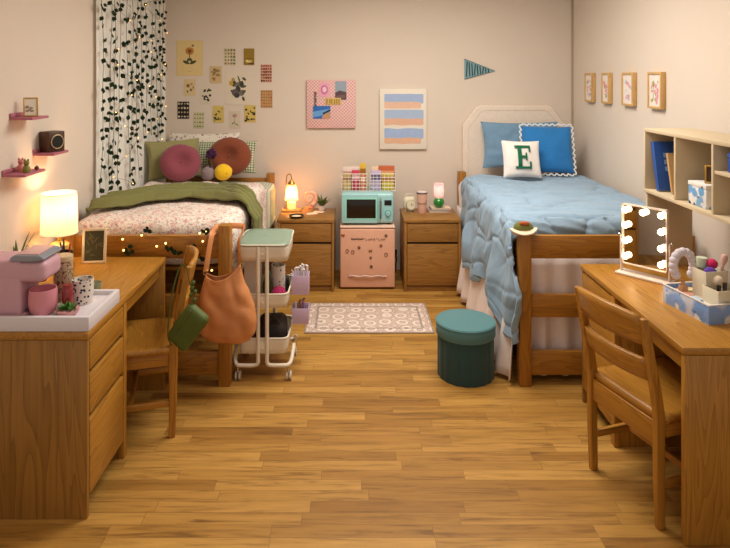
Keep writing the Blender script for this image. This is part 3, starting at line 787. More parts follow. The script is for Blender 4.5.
b = B(); x0, x1, zc = wx(325.2, 5.645), wx(341, 5.645), wz(101.2, 5.645); b.bx(x0, x1, -.004, 0, zc-.032, zc+.030, .002)
for k, sx in enumerate((.08,.26,.38,.56,.70,.84)):
    xx = x0+(x1-x0)*sx; ww = (x1-x0)*.16
    b.bx(xx, xx+.010, -.0065, -.0041, zc-.022, zc+.022, 0, 1)
tag(b.build('art_plaque', [mat((214,182,104), .5), mat((160,120,50), .5)], loc=(0, 5.6478, 0)), 'small gold lettered plaque in the middle of the pink board', 'plaque')
b = B(); xs = wx(315.2, 5.645)
for k in range(5):
    zc = wz(92.6+3.0*k, 5.645); b.tube([(xs-.012, 0, zc+.008), (xs+.012, 0, zc+(.008 if k % 2 else -.002)), (xs-.010, 0, zc-.008), (xs+.012, 0, zc-.010)], .0032, 6)
tag(b.build('letter_art', mat((60,50,52), .6), loc=(0, 5.6445, 0)), 'vertical strip of small dark letters on the pink board', 'lettering')
# striped canvas
t = thing('canvas_art', 'white canvas painted with blue and peach brush stripes', 'painting', (wx(403.1, 5.66), 5.678, wz(119, 5.66)))
cw, chh = .434, .557
b = B(); b.bx(-cw/2, cw/2, -.03, 0, -chh/2, chh/2, .005); b.build('canvas', mat((232,222,206), .85, 0, .03, 80, .1), t)
rb = random.Random(2)
def stroke(v0, v1, col, nm, u0=.10, u1=.92, sd=0):
    b = B(); n = 26; top = []; bot = []
    for k in range(n+1):
        u = u0+(u1-u0)*k/n
        top.append(((u-.5)*cw, (.5-v0-.012*nz(u*4, sd, 1)-.01*(k in (0, n)))*chh)); bot.append(((u-.5)*cw, (.5-v1-.014*nz(u*5, sd, 5)+.01*(k in (0, n)))*chh))
    b.prism(top+bot[::-1], .0008, T(0, -.0308-.0001*sd, 0)); b.build(nm, mat(col, .8, 0, .1, 30), t)
for i, (a, m_, c) in enumerate(((.085,.215,.325), (.345,.49,.60), (.655,.81,.905))):
    stroke(a, m_+.02, ((164,182,214), (168,186,212), (160,180,214))[i], 'brush_stripe', sd=i*2, u1=.93)
    stroke(m_, c, ((226,186,160), (222,176,148), (222,176,144))[i], 'brush_stripe', u1=.88+.05*(i == 1), sd=i*2+1)
# pennant
b = B(); Yp = 5.672
tri = [(464.3,59),(464.5,79.2),(495,70.9)]
b.prism([(wx(x, Yp), wz(y, Yp)) for x, y in tri], .004, T(0, 0, 0), 0)
for k in range(9):      # tall lettering too narrow to read: strokes that shrink towards the tip
    x0 = 466.4+2.7*k; f = 1-(x0-464.4)/30.6; hh = 8.2*f; yc = 69.1+(70.9-69.1)*(1-f)
    if hh < 1: continue
    zig = [(x0+(.7 if k % 3 else 0), yc+hh), (x0+(0 if k % 3 else .8), yc-hh)]
    b.tube([(wx(x, Yp), -.001, wz(y, Yp)) for x, y in zig], .0052, 5, mi=1)
b.tube([(wx(x, Yp), -.001, wz(y, Yp)) for x, y in (tri[0], tri[2], tri[1])], .0030, 5, mi=1)
tag(b.build('hanging_pennant', [fabric((128,164,168)), fabric((52,70,76))], loc=(0, Yp, 0)), 'small grey green triangular pennant on the back wall', 'pennant')

# ================================================================== frames on the right wall
FR = [(5.31, 5.150, (216,170,160), (150,166,170), 'pale wood frame nearest the back corner on the right wall'),
      (4.955, 4.815, (222,150,150), (150,160,120), 'second pale wood frame from the back corner, pink and green print'),
      (4.585, 4.405, (226,150,160), (176,196,206), 'third pale wood frame from the back corner, pink blossom print'),
      (4.185, 4.000, (222,150,160), (160,170,80), 'pale wood frame closest to the cubby hutch, print with a yellow green tree')]
for i, (ya, yb_, c1, c2, lab) in enumerate(FR):
    L = ya-yb_; hgt = .245; t = thing('picture_frame', lab, 'picture', (XR-.002, (ya+yb_)/2, 1.697), 0, 'row of pale wood frames on the right wall')
    fm = wood('Z', (216,176,112), (180,132,74), .5, 'frame_pine'); b = B(); th_ = .034; fw = .016
    for s in (-1, 1):
        b.bx(-th_, 0, s*L/2, s*(L/2-fw), -hgt/2, hgt/2, .002); b.bx(-th_, 0, -L/2+fw, L/2-fw, s*hgt/2, s*(hgt/2-fw), .002)
    b.build('frame', fm, t)
    b = B(); b.bx(-.026, -.004, -L/2+fw, L/2-fw, -hgt/2+fw, hgt/2-fw, 0); MR = RM(0, 0, -90)
    q = random.Random(40+i); iw, ih = L/2-fw-.008, hgt/2-fw-.008
    for k in range(16):
        a, c, r = q.uniform(-iw*.75, iw*.75), q.uniform(-ih*.8, ih*.6), q.uniform(.008, .02)
        b.prism(pts_ell(a, c, r, r*.7, 9, q.uniform(0, 3)), .0006, T(-.0267-.00005*k, 0, 0) @ MR, 1 if q.random() < .6 else 2)
    if i == 3: b.prism(pts_ell(-.02, .045, .012, .02), .0006, T(-.0285, 0, 0) @ MR, 2); b.prism([(-.021, .03), (-.018, .03), (-.018, -.06), (-.021, -.06)], .0006, T(-.0284, 0, 0) @ MR, 2)
    b.build('print', [mat((232,220,210), .7), mat(c1, .8, 0, .15, 60), mat(c2, .8, 0, .15, 60)], t)

# ================================================================== pink wall shelves
shm = mat((178,104,120), .5, 0, .05, 20)
SH = [(3.065, 3.235, 1.585, 'pink wall shelf holding the small gold photo frame, topmost of three'),
      (3.290, 3.460, 1.377, 'pink wall shelf under the brown speaker'),
      (2.997, 3.20, 1.310, 'lowest pink wall shelf with two little figurines')]
for ya, yb_, zt_, lab in SH:
    t = thing('wall_shelf', lab, 'shelf', (XL+.002, (ya+yb_)/2, zt_), 0, 'pink shelves on the left wall'); L = yb_-ya
    b = B(); b.bx(0, .115, -L/2, L/2, -.014, 0, .004); b.build('board', shm, t)
    b = B(); b.bx(0, .008, -L/2, L/2, .0005, .020, .002); b.build('back_lip', shm, t)
# gold leaning frame
t = thing('photo_frame', 'tiny gold photo frame leaning on the top pink wall shelf', 'photo frame', (XL+.075, 3.13, 1.5855), rot=(math.radians(-12), 0, math.radians(28)))
b = B(); w_, h_ = .068, .098; fw = .007
for s in (-1, 1): b.bx(s*w_/2, s*(w_/2-fw), -.006, .006, 0, h_, .002); 
b.bx(-w_/2+fw, w_/2-fw, -.006, .006, 0, fw, .002); b.bx(-w_/2+fw, w_/2-fw, -.006, .006, h_-fw, h_, .002); b.build('frame', gold, t)
b = B(); b.bx(-w_/2+fw, w_/2-fw, -.003, .004, fw, h_-fw, 0); [b.prism(pts_ell(random.uniform(-.018,.018), random.uniform(.025,.075), .009, .006), .0006, T(0, -.0037-.0001*k, 0), 1) for k in range(6)]; b.build('picture', [mat((226,214,196), .6), mat((150,130,110), .7)], t)
# speaker
t = thing('speaker', 'small square brown speaker on the middle pink wall shelf', 'speaker', (XL+.062, 3.378, 1.3772), math.radians(-28))
b = B(); b.bx(-.042, .042, -.05, .05, 0, .112, .006); b.build('cabinet', wood('Z', (86,52,28), (50,28,14), .45, 'walnut'), t)
b = B(); b.cyl((.0425, 0, .056), (.047, 0, .056), .036, n=28); b.build('cone', black, t)
b = B(); b.tube([(.0465, .037*math.cos(a*PI/14), .056+.037*math.sin(a*PI/14)) for a in range(28)], .003, 8, closed=True); b.build('ring', mat((196,176,140), .35, .6), t)
# figurines
def figurine(lab, x, y, c, k):
    t = thing('figurine', lab, 'figurine', (x, y, 1.3102)); m = mat(c, .5)
    b = B(); b.lathe([(0,0),(.016,0),(.019,.012),(.017,.026),(.010,.036),(0,.037)], n=18); b.build('body', m, t)
    b = B(); b.ell((0,0,.048), (.014,.013,.013)); [b.ell((s*.009, 0, .062), (.005,.004,.008), u=10, v=8) for s in (-1,1)]; b.build('head', m, t)
figurine('pink figurine on the lowest pink wall shelf', XL+.040, 3.10, (206,120,110), 0)
figurine('green figurine beside a pink one on the lowest wall shelf', XL+.090, 3.06, (124,120,44), 1)
b = B(); b.ell((0,0,.011), .011); b.cyl((0,0,.020), (.002,0,.027), .0015, n=6)
tag(b.build('ornament', mat((96,40,40), .4), loc=(XL+.100, 3.14, 1.3102)), 'small dark red ball at the tip of the lowest pink shelf', 'ornament')

# ================================================================== left pillows
def pil(name, label, w_, h_, t_, loc, rx, rz, m, seed=0, cat='pillow', **k):
    b = pillow_b(w_, h_, t_, seed, **k)
    o = b.build(name, m, loc=loc); o.rotation_euler = Euler((math.radians(rx), 0, math.radians(rz)), 'XYZ'); return tag(o, label, cat)
flo2 = floral((232,222,206), [(24, .28, [(150,110,120),(120,110,100),(170,130,130)]), (44, .25, [(170,150,140),(120,120,110),(150,110,120)])], name='mauve_floral_cotton')
pil('pillow', 'white pillow with mauve sprigs against the back wall, left bed', 0.66, .345, .12, (-1.345, 5.54, .938), -10, 0, flo2, 1)
pil('pillow', 'green checked pillow behind the rust round cushion', .66, .29, .11, (-1.17, 5.40, .938), -18, 0, bands((218,214,192), (134,146,108), 46, 'X', .4, 'green_striped_cotton', 'Z', (90,106,70)), 5)
pil('pillow', 'plain olive pillow behind the pink round cushion', .47, .325, .13, (-1.450, 5.09, .945), -14, 38, fabric((146,140,92), scale=50), 9)
def roundc(name, label, R, d, loc, rx, rz, m, tw=0, sq=1.0):
    b = B(); prof = []
    for k in range(25):
        a = PI*k/24; r = R*math.sin(a)**.62; z = -d*math.cos(a)
        pinch = math.exp(-(r/(R*.34))**2)*d*.85
        z = z + (pinch if k < 12 else -pinch)
        if k in (0, 24): r = 0
        prof.append((r, z))
    prof[0] = (0, -d*.22); prof[-1] = (0, d*.22)
    b.lathe(prof, n=44, ripple=lambda u, z: 1+.012*math.cos(u*2*PI*20+tw*z*8))
    for v in b.bm.verts: v.co = RM(90) @ v.co + V((0, 0, R)); v.co.z *= sq; v.co += V((1,0,1))*.004*nz(v.co.x*12, v.co.z*12, 3)
    t = thing(name, label, 'cushion', loc, rot=(math.radians(rx), 0, math.radians(rz)))
    b.build('cover', m, t)
    b = B(); b.ell((0, -d*.30, R*sq), (R*.06, .008, R*.06), u=14, v=8); b.build('button', m, t)
roundc('round_cushion', 'dusty pink round velvet cushion with a button centre', .166, .075, (wx(181.5,4.92), 4.92, .948), -18, 24, fabric((140,70,80), scale=70, var=.16, sheen=.25), 0, .92)
roundc('round_cushion', 'rust brown round cushion with a button centre', .190, .075, (wx(227.5,5.18), 5.20, .945), -16, -4, fabric((132,68,44), scale=70, var=.2, sheen=.25), 0, .88)
# plush toys
t = thing('plush_toy', 'round yellow plush ball with tiny dark eyes', 'plush toy', (wx(223.5,5.0), 4.99, .945), math.radians(10))
b = B(); b.ell((0,0,.066), (.072,.066,.067), u=28, v=18)
for v in b.bm.verts: v.co += v.co.normalized()*.004*nz(v.co.x*30, v.co.y*30, v.co.z*30)
b.build('body', fabric((236,190,36), scale=60), t)
for nm, x, z in (('eye',.012,.078),('eye',.044,.072)): b = B(); b.ell((x,-.061+abs(x)*.35,z), (.005,.004,.006), u=10, v=8); b.build(nm, black, t)
b = B(); b.ell((.028,-.064,.066), (.006,.005,.004), u=10, v=8); b.build('beak', mat((206,120,40),.6), t)
t = thing('plush_toy', 'small grey lavender plush ball left of the yellow plush', 'plush toy', (wx(208.5,5.0), 4.98, .945))
b = B(); b.ell((0,0,.056), (.056,.054,.057), u=24, v=16)
for v in b.bm.verts: v.co += v.co.normalized()*.006*nz(v.co.x*34, v.co.y*34, v.co.z*34)
b.build('body', fabric((136,120,122), scale=60), t)
b = B(); [b.ell((s*.022, 0, .112), (.012,.010,.014), u=12, v=8) for s in (-1,1)]; b.build('ears', fabric((70,44,60)), t)
t = thing('plush_flower', 'dark purple plush blossom between the two round cushions', 'plush toy', (wx(211,5.06), 5.07, .95))
b = B(); b.tube([(0,0,0), (.012,-.004,.07), (0,-.012,.15), (.008,-.020,.19)], .006); b.build('stem', fabric((92,96,50)), t)
b = B()
for k in range(14):
    a = k*2.4; r = .036*math.sqrt(k/14); b.ell((.006+r*math.cos(a), -.030-.012*math.cos(k), .205+r*math.sin(a)), (.017,.014,.017), u=10, v=8)
b.build('blossom', fabric((66,26,66)), t)

# ================================================================== right pillows
pil('pillow', 'large slate blue pillow leaning on the cream headboard', .70, .42, .16, (1.525, 5.47, .972), -13, 0, fabric((118,150,176), scale=30), 2, wr=.03)
t = thing('pillow', 'royal blue square pillow with white scalloped edge', 'pillow', (1.655, 5.13, .984), rot=(math.radians(-20), 0, math.radians(-8)))
b = pillow_b(.41, .40, .14, 3, .012, pinch=.03); b.build('cover', fabric((44,118,182), scale=40), t)
b = B(); pts = []
for side in range(4):
    for k in range(40):
        u = -1+2*k/40; x, z = [(u, -1), (1, u), (-u, 1), (-1, -u)][side]
        w_ = .203+.019*abs(math.sin((k+.5)/40*PI*9)); pts.append(V((x*w_ if abs(x) == 1 or True else 0, 0, .2+z*w_)))
b.tube(pts, .0065, 6, closed=True); b.build('scalloped_trim', fabric((226,230,232)), t)
t = thing('pillow', 'white square pillow with a dark green letter E', 'pillow', (wx(522.5,4.98), 4.97, .968), rot=(math.radians(-18), math.radians(1.5), math.radians(3)))
b = pillow_b(.318, .308, .12, 4, .008, pinch=.06); b.build('cover', fabric((240,230,222), scale=50), t)
e = [(-.42,-.5),(.40,-.5),(.42,-.22),(.34,-.22),(.30,-.40),(-.08,-.40),(-.08,-.03),(.12,-.03),(.13,-.14),(.20,-.14),(.20,.17),(.13,.17),(.12,.06),(-.08,.06),(-.08,.40),(.28,.40),(.32,.24),(.40,.24),(.38,.5),(-.42,.5),(-.42,.40),(-.28,.40),(-.28,-.40),(-.42,-.40)]
b = B(); bm = b.bm
# letter as strips that follow the bulge of the pillow
def bul(x, z):
    u = x/.1625; v = (z-.1575)/.1575; return -.065*(max(0,1-u*u)*max(0,1-v*v))**.42-.005
def rect(x0, x1, z0, z1):
    n = 6; s = .19
    b.grid(lambda u, v: V(((x0+(x1-x0)*u)*s*.82-.004, bul((x0+(x1-x0)*u)*s*.82-.004, .160+(z0+(z1-z0)*v)*s), .160+(z0+(z1-z0)*v)*s)), n, n)
for r in ((-.42,.42,-.5,-.40), (-.42,.40,.40,.5), (-.28,-.08,-.40,.40), (-.08,.14,-.04,.06), (.32,.42,-.40,-.20), (.31,.40,.22,.40), (.12,.20,-.15,.18)): rect(*r)
b.build('letter', fabric((24,104,70)), t, solid=.004, off=0)

# cap on the corner of the right bed
t = thing('cap', 'small olive and rust cap with cream brim on the bed corner', 'cap', (wx(524,3.56), 3.568, .8745), rot=(0, math.radians(-3), math.radians(-6)))
t.scale = (.86, .9, 1.0)
b = B(); b.lathe([(.066,.022),(.069,.030),(.062,.052),(.040,.068),(0,.074)], n=24, sy=.62); b.build('crown', fabric((112,112,54)), t)
b = B(); b.ell((.004,-.026,.066), (.034,.016,.012), u=16, v=10); b.build('patch', fabric((172,84,54)), t)
b = B()
def brim(u, v):
    a = PI+PI*u; rr = .072+.030*v
    x = math.cos(a)*(.070+.022*v); y = math.sin(a)*(.044+.040*v)
    return V((x, y, .020+.020*(x/.09)**2-.010*v))
b.grid(brim, 24, 6); b.build('brim', fabric((226,204,176)), t, solid=.008, off=0)
b = B(); b.lathe([(.072,.0),(.074,.012),(.070,.026),(.064,.026)], n=24, sy=.62); b.build('band', fabric((222,200,172)), t)
# ================================================================== lamp and things on the left desk
ZD = .7552
t = thing('table_lamp', 'lit table lamp with white drum shade at the back of the left desk', 'lamp', (-1.585, 3.33, ZD))
b = B(); b.lathe([(0,0),(.062,0),(.066,.008),(.066,.10),(.058,.125),(.030,.138),(.012,.142),(.012,.185),(0,.185)], n=28); b.build('base', mat((186,150,60), .25, 0, .1, 8, 0, .6, 0, .5), t)
shade = translucent((255,244,226), .42, name='lamp_shade_linen', glow=((255,222,170), .5))
b = B(); b.lathe([(.094,.185),(.088,.402)], n=40); b.build('shade', shade, t, solid=.0015, off=0)
for zr, rr in ((.185, .0945), (.402, .0885)):
    b = B(); b.tube([(rr*math.cos(k*PI/20), rr*math.sin(k*PI/20), zr) for k in range(40)], .002, 6, closed=True); b.build('shade_rim', white, t)
b = B(); b.ell((0,0,.255), (.026,.026,.034)); b.cyl((0,0,.186), (0,0,.224), .013); b.build('bulb', emit((255,214,150), 12, 'lamp_bulb'), t)
l = point('lamp_light', (0,0,.33), LIGHT_LAMP, (1,.64,.34), .04); l.parent = t
# framed print on desk
t = thing('photo_frame', 'cream photo frame with dark olive print standing on the left desk', 'photo frame', (wx(91.5,3.37), 3.40, ZD), rot=(math.radians(-7), 0, math.radians(7)))
w_, h_, fw = .128, .188, .013; b = B()
for s in (-1,1): b.bx(s*w_/2, s*(w_/2-fw), -.008, .008, 0, h_, .002)
b.bx(-w_/2+fw, w_/2-fw, -.008, .008, 0, fw, .002); b.bx(-w_/2+fw, w_/2-fw, -.008, .008, h_-fw, h_, .002); b.build('frame', mat((222,204,168), .5), t)
b = B(); b.bx(-w_/2+fw, w_/2-fw, -.003, .006, fw, h_-fw, 0)
q = random.Random(8)
for k in range(12): b.prism(pts_ell(q.uniform(-.04,.04), q.uniform(.03,.16), q.uniform(.012,.026), .004, 8, q.uniform(0,3)), .0006, T(0,-.0037-.0001*k,0), 1)
b.build('print', [mat((72,70,44), .6), mat((104,98,66), .6)], t)
# pen cup and pens
cx, cy_ = wx(66,3.22), 3.22
t = thing('pen_cup', 'black pen cup between the lamp and the coffee maker', 'cup', (cx, cy_, ZD)); b = B(); b.lathe([(0,0),(.032,0),(.034,.004),(.034,.118),(.031,.118),(.030,.006),(0,.006)], n=24); b.build('cup', mat((26,24,28), .4), t)
for k, (c, cn, dx, dy) in enumerate([((150,40,70),'magenta',.008,.012), ((196,60,70),'red',.016,-.006), ((40,36,60),'navy',-.012,.010), ((90,40,60),'plum',-.004,-.012), ((60,60,60),'grey',-.016,-.002)]):
    L = .15+.008*(k % 3); b = B(); b.cyl((dx*.5,dy*.5,.007), (dx*1.7,dy*1.7,L), .0045, n=10); b.cyl((dx*1.7,dy*1.7,L), (dx*1.78,dy*1.78,L+.012), .0045, .001, n=10)
    tag(b.build('pen', mat(c, .4), loc=(cx, cy_, ZD)), cn+' pen standing in the black pen cup', 'pen', 'pens in the black cup')
# spiky plant behind the coffee maker
t = thing('potted_plant', 'spiky green plant behind the pink coffee maker', 'plant', (wx(17,3.06), 3.06, ZD))
b = B(); b.lathe([(0,0),(.04,0),(.052,.09),(.048,.09),(.044,.078),(0,.078)], n=24); b.build('pot', mat((196,150,120), .6), t)
b = B()
for a, le, L in ((.2,.32,.20),(3.0,.55,.18),(1.0,.25,.19),(3.4,.75,.17),(-.4,.6,.17),(5.0,.4,.16),(2.2,.2,.15)): blade(b, (0,0,.07), a, le, L, .016, .25)
b.build('foliage', mat((92,112,52), .5, 0, .2, 40), t, solid=.0015)
# tray
t = thing('serving_tray', 'white rectangular tray on the near end of the left desk', 'tray', (-1.378, 2.648, ZD)); tx, ty, wl, ht = .317, .166, .022, .060
b = B()
for s in (-1,1):
    b.bx(-tx, tx, s*ty, s*(ty-wl), 0, ht, .005); b.bx(s*tx, s*(tx-wl), -ty+wl-.004, ty-wl+.004, 0, ht, .005)
b.build('rim', mat((226,220,224), .38, 0, .02), t)
b = B(); b.bx(-tx+wl-.004, tx-wl+.004, -ty+wl-.004, ty-wl+.004, .002, .040, 0); b.build('base', mat((226,220,224), .38, 0, .02), t)
ZT = ZD+.0403
# coffee maker (faces +X)
t = thing('coffee_maker', 'pink pod coffee maker with a blue grey lever lid', 'coffee maker', (-1.452, 2.60, ZT))
pkm = mat((210,164,176), .38, 0, .03, 8, 0, .5)
t.scale = (.95, .92, .90)
b = B(); b.bx(-.19, .098, -.086, .086, 0, .262, .016, seg=4); b.build('body', pkm, t)
b = B(); softbox(b, (.090,0,.208), (.225,.174,.100), .030, 10); b.build('brew_head', pkm, t)
b = B(); b.bx(.09, .115, -.075, .075, .0, .018, .006); b.build('drip_base', pkm, t)
b = B(); b.bx(.0985, .113, -.062, .062, .0182, .022, .002); b.build('drip_grille', mat((150,140,144), .3, .8), t)
b = B(); b.cyl((.150,0,.142), (.150,0,.160), .016, .026); b.build('spout', black, t)
b = B()
pts = [(.052,.259),(.15,.257),(.198,.264),(.200,.272),(.18,.284),(.07,.288),(.052,.276)]
b.prism(pts, .176, T(0,-.088,0)); o = b.build('lever', mat((150,154,164), .3, .2), t); m = o.modifiers.new('bev','BEVEL'); m.width = .008; m.segments = 3; m.limit_method = 'ANGLE'
b = B(); b.bx(.075, .17, -.074, .074, .2845, .291, .002); b.build('lid', mat((222,178,172), .4), t)
b = B(); b.bx(-.150, -.085, -.0885, -.0845, .196, .222, .002); b.build('emblem', mat((226,150,130), .3, .3), t)
# mug, succulent, jars, spotted mug
t = thing('mug', 'wide pink mug in front of the coffee maker spout', 'mug', (wx(43.5,2.575), 2.572, ZT))
b = B(); b.lathe([(0,0),(.034,0),(.048,.012),(.057,.045),(.056,.088),(.053,.107),(.050,.107),(.052,.086),(.052,.05),(.04,.016),(0,.013)], n=36); b.build('mug', mat((220,142,152), .35, 0, .03, 10, 0, .5), t)
t = thing('succulent', 'tiny green succulent in a pink saucer pot on the tray', 'plant', (wx(68,2.56), 2.560, ZT))
b = B(); b.lathe([(0,0),(.026,0),(.042,.012),(.046,.024),(.042,.024),(0,.020)], n=28); b.build('pot', mat((220,158,160), .45), t)
b = B(); q = random.Random(4)
for k in range(60): blade(b, (q.uniform(-.026,.026), q.uniform(-.02,.02), .018), q.uniform(0,6.28), q.uniform(.2,1.0), q.uniform(.024,.042), .012, .4, 3)
b.build('foliage', mat((72,132,44), .5, 0, .2, 60), t)
flj = floral((176,150,120), [(60,.42,[(150,100,80),(120,110,70),(190,160,120),(120,66,60)]), (90,.35,[(90,60,44),(196,170,130),(140,60,56)])], name='speckled_glass')
t = thing('jar', 'tall flowered glass jar with tan lid behind the pink mug', 'jar', (wx(63.5,2.735), 2.733, ZT))
b = B(); b.lathe([(0,0),(.036,0),(.040,.006),(.040,.165),(.036,.176),(0,.176)], n=28); b.build('body', flj, t)
b = B(); b.lathe([(0,.1765),(.041,.1765),(.041,.196),(.038,.199),(0,.199)], n=28); b.build('lid', mat((206,178,136), .5), t)
t = thing('jar', 'short red jar between the pink mug and spotted mug', 'jar', (wx(68.5,2.625), 2.615, ZT))
b = B(); b.lathe([(0,0),(.020,0),(.023,.004),(.023,.085),(.019,.095),(0,.095)], n=20); b.build('body', mat((150,50,52), .15, 0, .2, 40, 0, .6), t)
b = B(); b.lathe([(0,.0955),(.019,.0955),(.019,.108),(0,.108)], n=20); b.build('lid', mat((150,60,56), .4), t)
n = N('spotted_ceramic'); vv = n.coord(); vo = n.vor(vv, 62, 'F1', .75); nn = n.noise(vv, 40, 2)
msk = n.math('GREATER_THAN', n.math('ADD', vo, n.math('MULTIPLY', nn, .25)), .46); n.base(n.mix(msk, lin((40,34,32)), lin((236,224,212)))).set(Roughness=.3)
t = thing('mug', 'white mug with black dalmatian spots on the tray', 'mug', (wx(83,2.70), 2.70, ZT))
b = B(); b.lathe([(0,0),(.040,0),(.043,.006),(.045,.105),(.042,.105),(.040,.010),(0,.010)], n=32); b.build('mug', n.m, t)
b = B(); b.lathe([(.024,0),(.028,.004),(.034,.05),(.032,.05),(.026,.006),(0,.006)], n=24)
tag(b.build('glass_cup', glass((150,176,160), .1, 'green_glass', .55), loc=(wx(96,2.95), 2.93, ZD)), 'small pale green glass behind the tray on the left desk', 'glass')

# ================================================================== bags
def tote():
    t = thing('tote_bag', 'soft tan leather tote hanging on the left bed post', 'bag', (-.690, 3.440, .305))
    lea = mat((206,136,82), .46, 0, .12, 12, .35, .4)
    prof = [(0,.075,.03,.0),(.012,.118,.045,.004),(.05,.152,.062,.002),(.12,.164,.068,-.004),(.20,.156,.062,-.008),(.28,.136,.050,-.016),(.335,.112,.040,-.024),(.385,.096,.034,-.028)]
    b = B()
    def fn(u, v):
        k = v*(len(prof)-1); i = min(int(k), len(prof)-2); f = k-i; f = f*f*(3-2*f)*.5+f*.5
        z, w_, d_, xo = [a+(c-a)*f for a, c in zip(prof[i], prof[i+1])]
        a = 2*PI*u; ca, sa = math.cos(a), math.sin(a)
        x = w_*abs(ca)**.85*(1 if ca > 0 else -1); y = d_*abs(sa)**.8*(1 if sa > 0 else -1)
        if v > .8: z += (.022*ca*ca - .028*(1-ca*ca)+.026*ca)*(v-.8)/.2
        wr = .020*nz(x*9+3, z*7, y*8+1)+.011*math.sin(x*30+z*16+4*nz(x*5,z*5,1))*min(1,(.4-z)*4)+.006*nz(x*24,z*20,4)
        return V((x+xo, y-abs(wr)*(1 if y < 0 else -1)*.9, z+.006*nz(x*8,z*8,9)))
    b.grid(fn, 64, 30, cu=True)
    b.bm.faces.new([v for v in b.bm.verts if v.co.z < -99]) if False else None
    b.build('body', lea, t, solid=.003, sharp=80)
    b = B(); b.grid(lambda u, v: V((.078*v*math.cos(2*PI*u), .031*v*math.sin(2*PI*u), .004)), 32, 3, cu=True); b.build('bottom', lea, t)
    for nm, pts in (('strap', [(-.122,-.012,.392),(-.112,-.006,.47),(-.098,.03,.585),(-.100,.10,.592),(-.095,.172,.60),(-.02,.176,.605),(.02,.176,.605),(.055,.170,.60),(.062,.10,.585),(.056,.03,.560),(.062,-.002,.50),(.070,-.010,.440)]),
                    ):
        sm = []
        P = [V(p) for p in pts]
        for i in range(len(P)-1):
            p0, p1, p2, p3 = P[max(0,i-1)], P[i], P[i+1], P[min(len(P)-1,i+2)]
            for k in range(5):
                f = k/5; sm.append(.5*((2*p1)+(p2-p0)*f+(2*p0-5*p1+4*p2-p3)*f*f+(3*p1-p0-3*p2+p3)*f**3))
        sm.append(P[-1])
        bb = B(); bb.tube(sm, .017, 8, flat=.25); bb.build('strap', lea, t)
    for s, zz in ((-.122,.390),(.070,.432)):
        bb = B(); bb.tube([(s+.014*math.cos(k*PI/8), -.016, zz+.014*math.sin(k*PI/8)) for k in range(16)], .0025, 6, closed=True); bb.build('ring', gold, t)
    bb = B(); bb.ell((.135,-.045,.065), (.006,.004,.006), u=10, v=8); bb.build('stud', gold, t)
tote()
t = thing('sling_bag', 'small olive green sling bag hanging from the left chair back', 'bag', (wx(188,2.955), 2.955, wz(327,2.955)), rot=(0, math.radians(-54), math.radians(-12)))
gm = mat((82,96,36), .6, 0, .08, 20, .2)
b = B(); softbox(b, (0,0,0), (.215,.062,.128), .028, 12, .004, 9, 2); b.build('pouch', gm, t)
b = B(); b.tube([(.10*math.cos(a)*1.02, -.0, .0) if False else V((.092*math.copysign(abs(math.cos(a))**.5, math.cos(a)), -.022, .050*math.copysign(abs(math.sin(a))**.5, math.sin(a)))) for a in [k*PI/20 for k in range(40)]], .0028, 6, closed=True); b.build('seam', mat((60,76,30), .7), t)
b = B(); b.box((.02,-.0335,.030), (.15,.004,.006), None, .001); b.build('zipper', mat((96,104,52), .4), t)
o = t.location; inv = t.rotation_euler.to_matrix().transposed()
W = lambda px, py, Y: inv @ (V((wx(px,Y), Y, wz(py,Y)))-o)
def sp(P, n=5):
    P = [V(p) for p in P]; out = []
    for i in range(len(P)-1):
        p0, p1, p2, p3 = P[max(0,i-1)], P[i], P[i+1], P[min(len(P)-1,i+2)]
        for k in range(n):
            f = k/n; out.append(.5*((2*p1)+(p2-p0)*f+(2*p0-5*p1+4*p2-p3)*f*f+(3*p1-p0-3*p2+p3)*f**3))
    return out+[P[-1]]
b = B(); b.tube(sp([W(193,309,2.955), W(195,296,2.96), W(190,284,2.97), W(187.5,272,2.975), W(186,267,2.985), W(183,264.5,3.02), W(178,272,3.03), W(172.5,292,3.02), W(169,318,2.985), W(168,336,2.965), W(172,346,2.955)]), .005, 8, flat=.35); b.build('strap', gm, t)
b = B()
for k, (px, py) in enumerate(((194,300),(195,292),(192,288),(191,295),(193,283))): b.ell(W(px,py,2.955), (.014,.010,.010), u=12, v=8)
b.build('knot', gm, t)

# ================================================================== utility cart
t = thing('utility_cart', 'cream three-tier rolling cart with mint lid beside the tote', 'cart', (-.520, 3.785, 0)); cm = mat((232,220,198), .45, 0, .02)
hx, hy = .148, .175
def tier(z0, h_, nm, ex=0.0, ey=0.0):
    b = B(); X_, Y_ = hx+ex, hy+ey
    def wall(u, v):
        a = 2*PI*u; ca, sa = math.cos(a), math.sin(a); k = .22
        x = math.copysign(abs(ca)**k, ca); y = math.copysign(abs(sa)**k, sa); f = .955+.045*v
        return V((X_*x*f, Y_*y*f, z0+h_*v))
    b.grid(wall, 72, 3, cu=True); b.grid(lambda u, v: wall(u, 0)*1.0 if v == 1 else V((wall(u,0).x*v, wall(u,0).y*v, z0)), 72, 2, cu=True)
    b.tube([wall(k/72, 1) for k in range(72)], .004, 6, closed=True)
    b.build(nm, cm, t, solid=.0016, off=0)
tier(.70, .098, 'top_tray', .004, .01); tier(.425, .082, 'middle_tray'); tier(.155, .092, 'bottom_tray')
b = B()
b.grid(lambda u, v: V(((hx+.007)*math.copysign(abs(math.cos(2*PI*u))**.22, math.cos(2*PI*u))*v, (hy+.014)*math.copysign(abs(math.sin(2*PI*u))**.22, math.sin(2*PI*u))*v, .806-.004*(v > .99)-.003*math.sin(6*PI*u)*(v > .99))), 72, 4, cu=True)
b.build('lid', mat((132,152,132), .45, 0, .03), t, solid=.008, off=1)
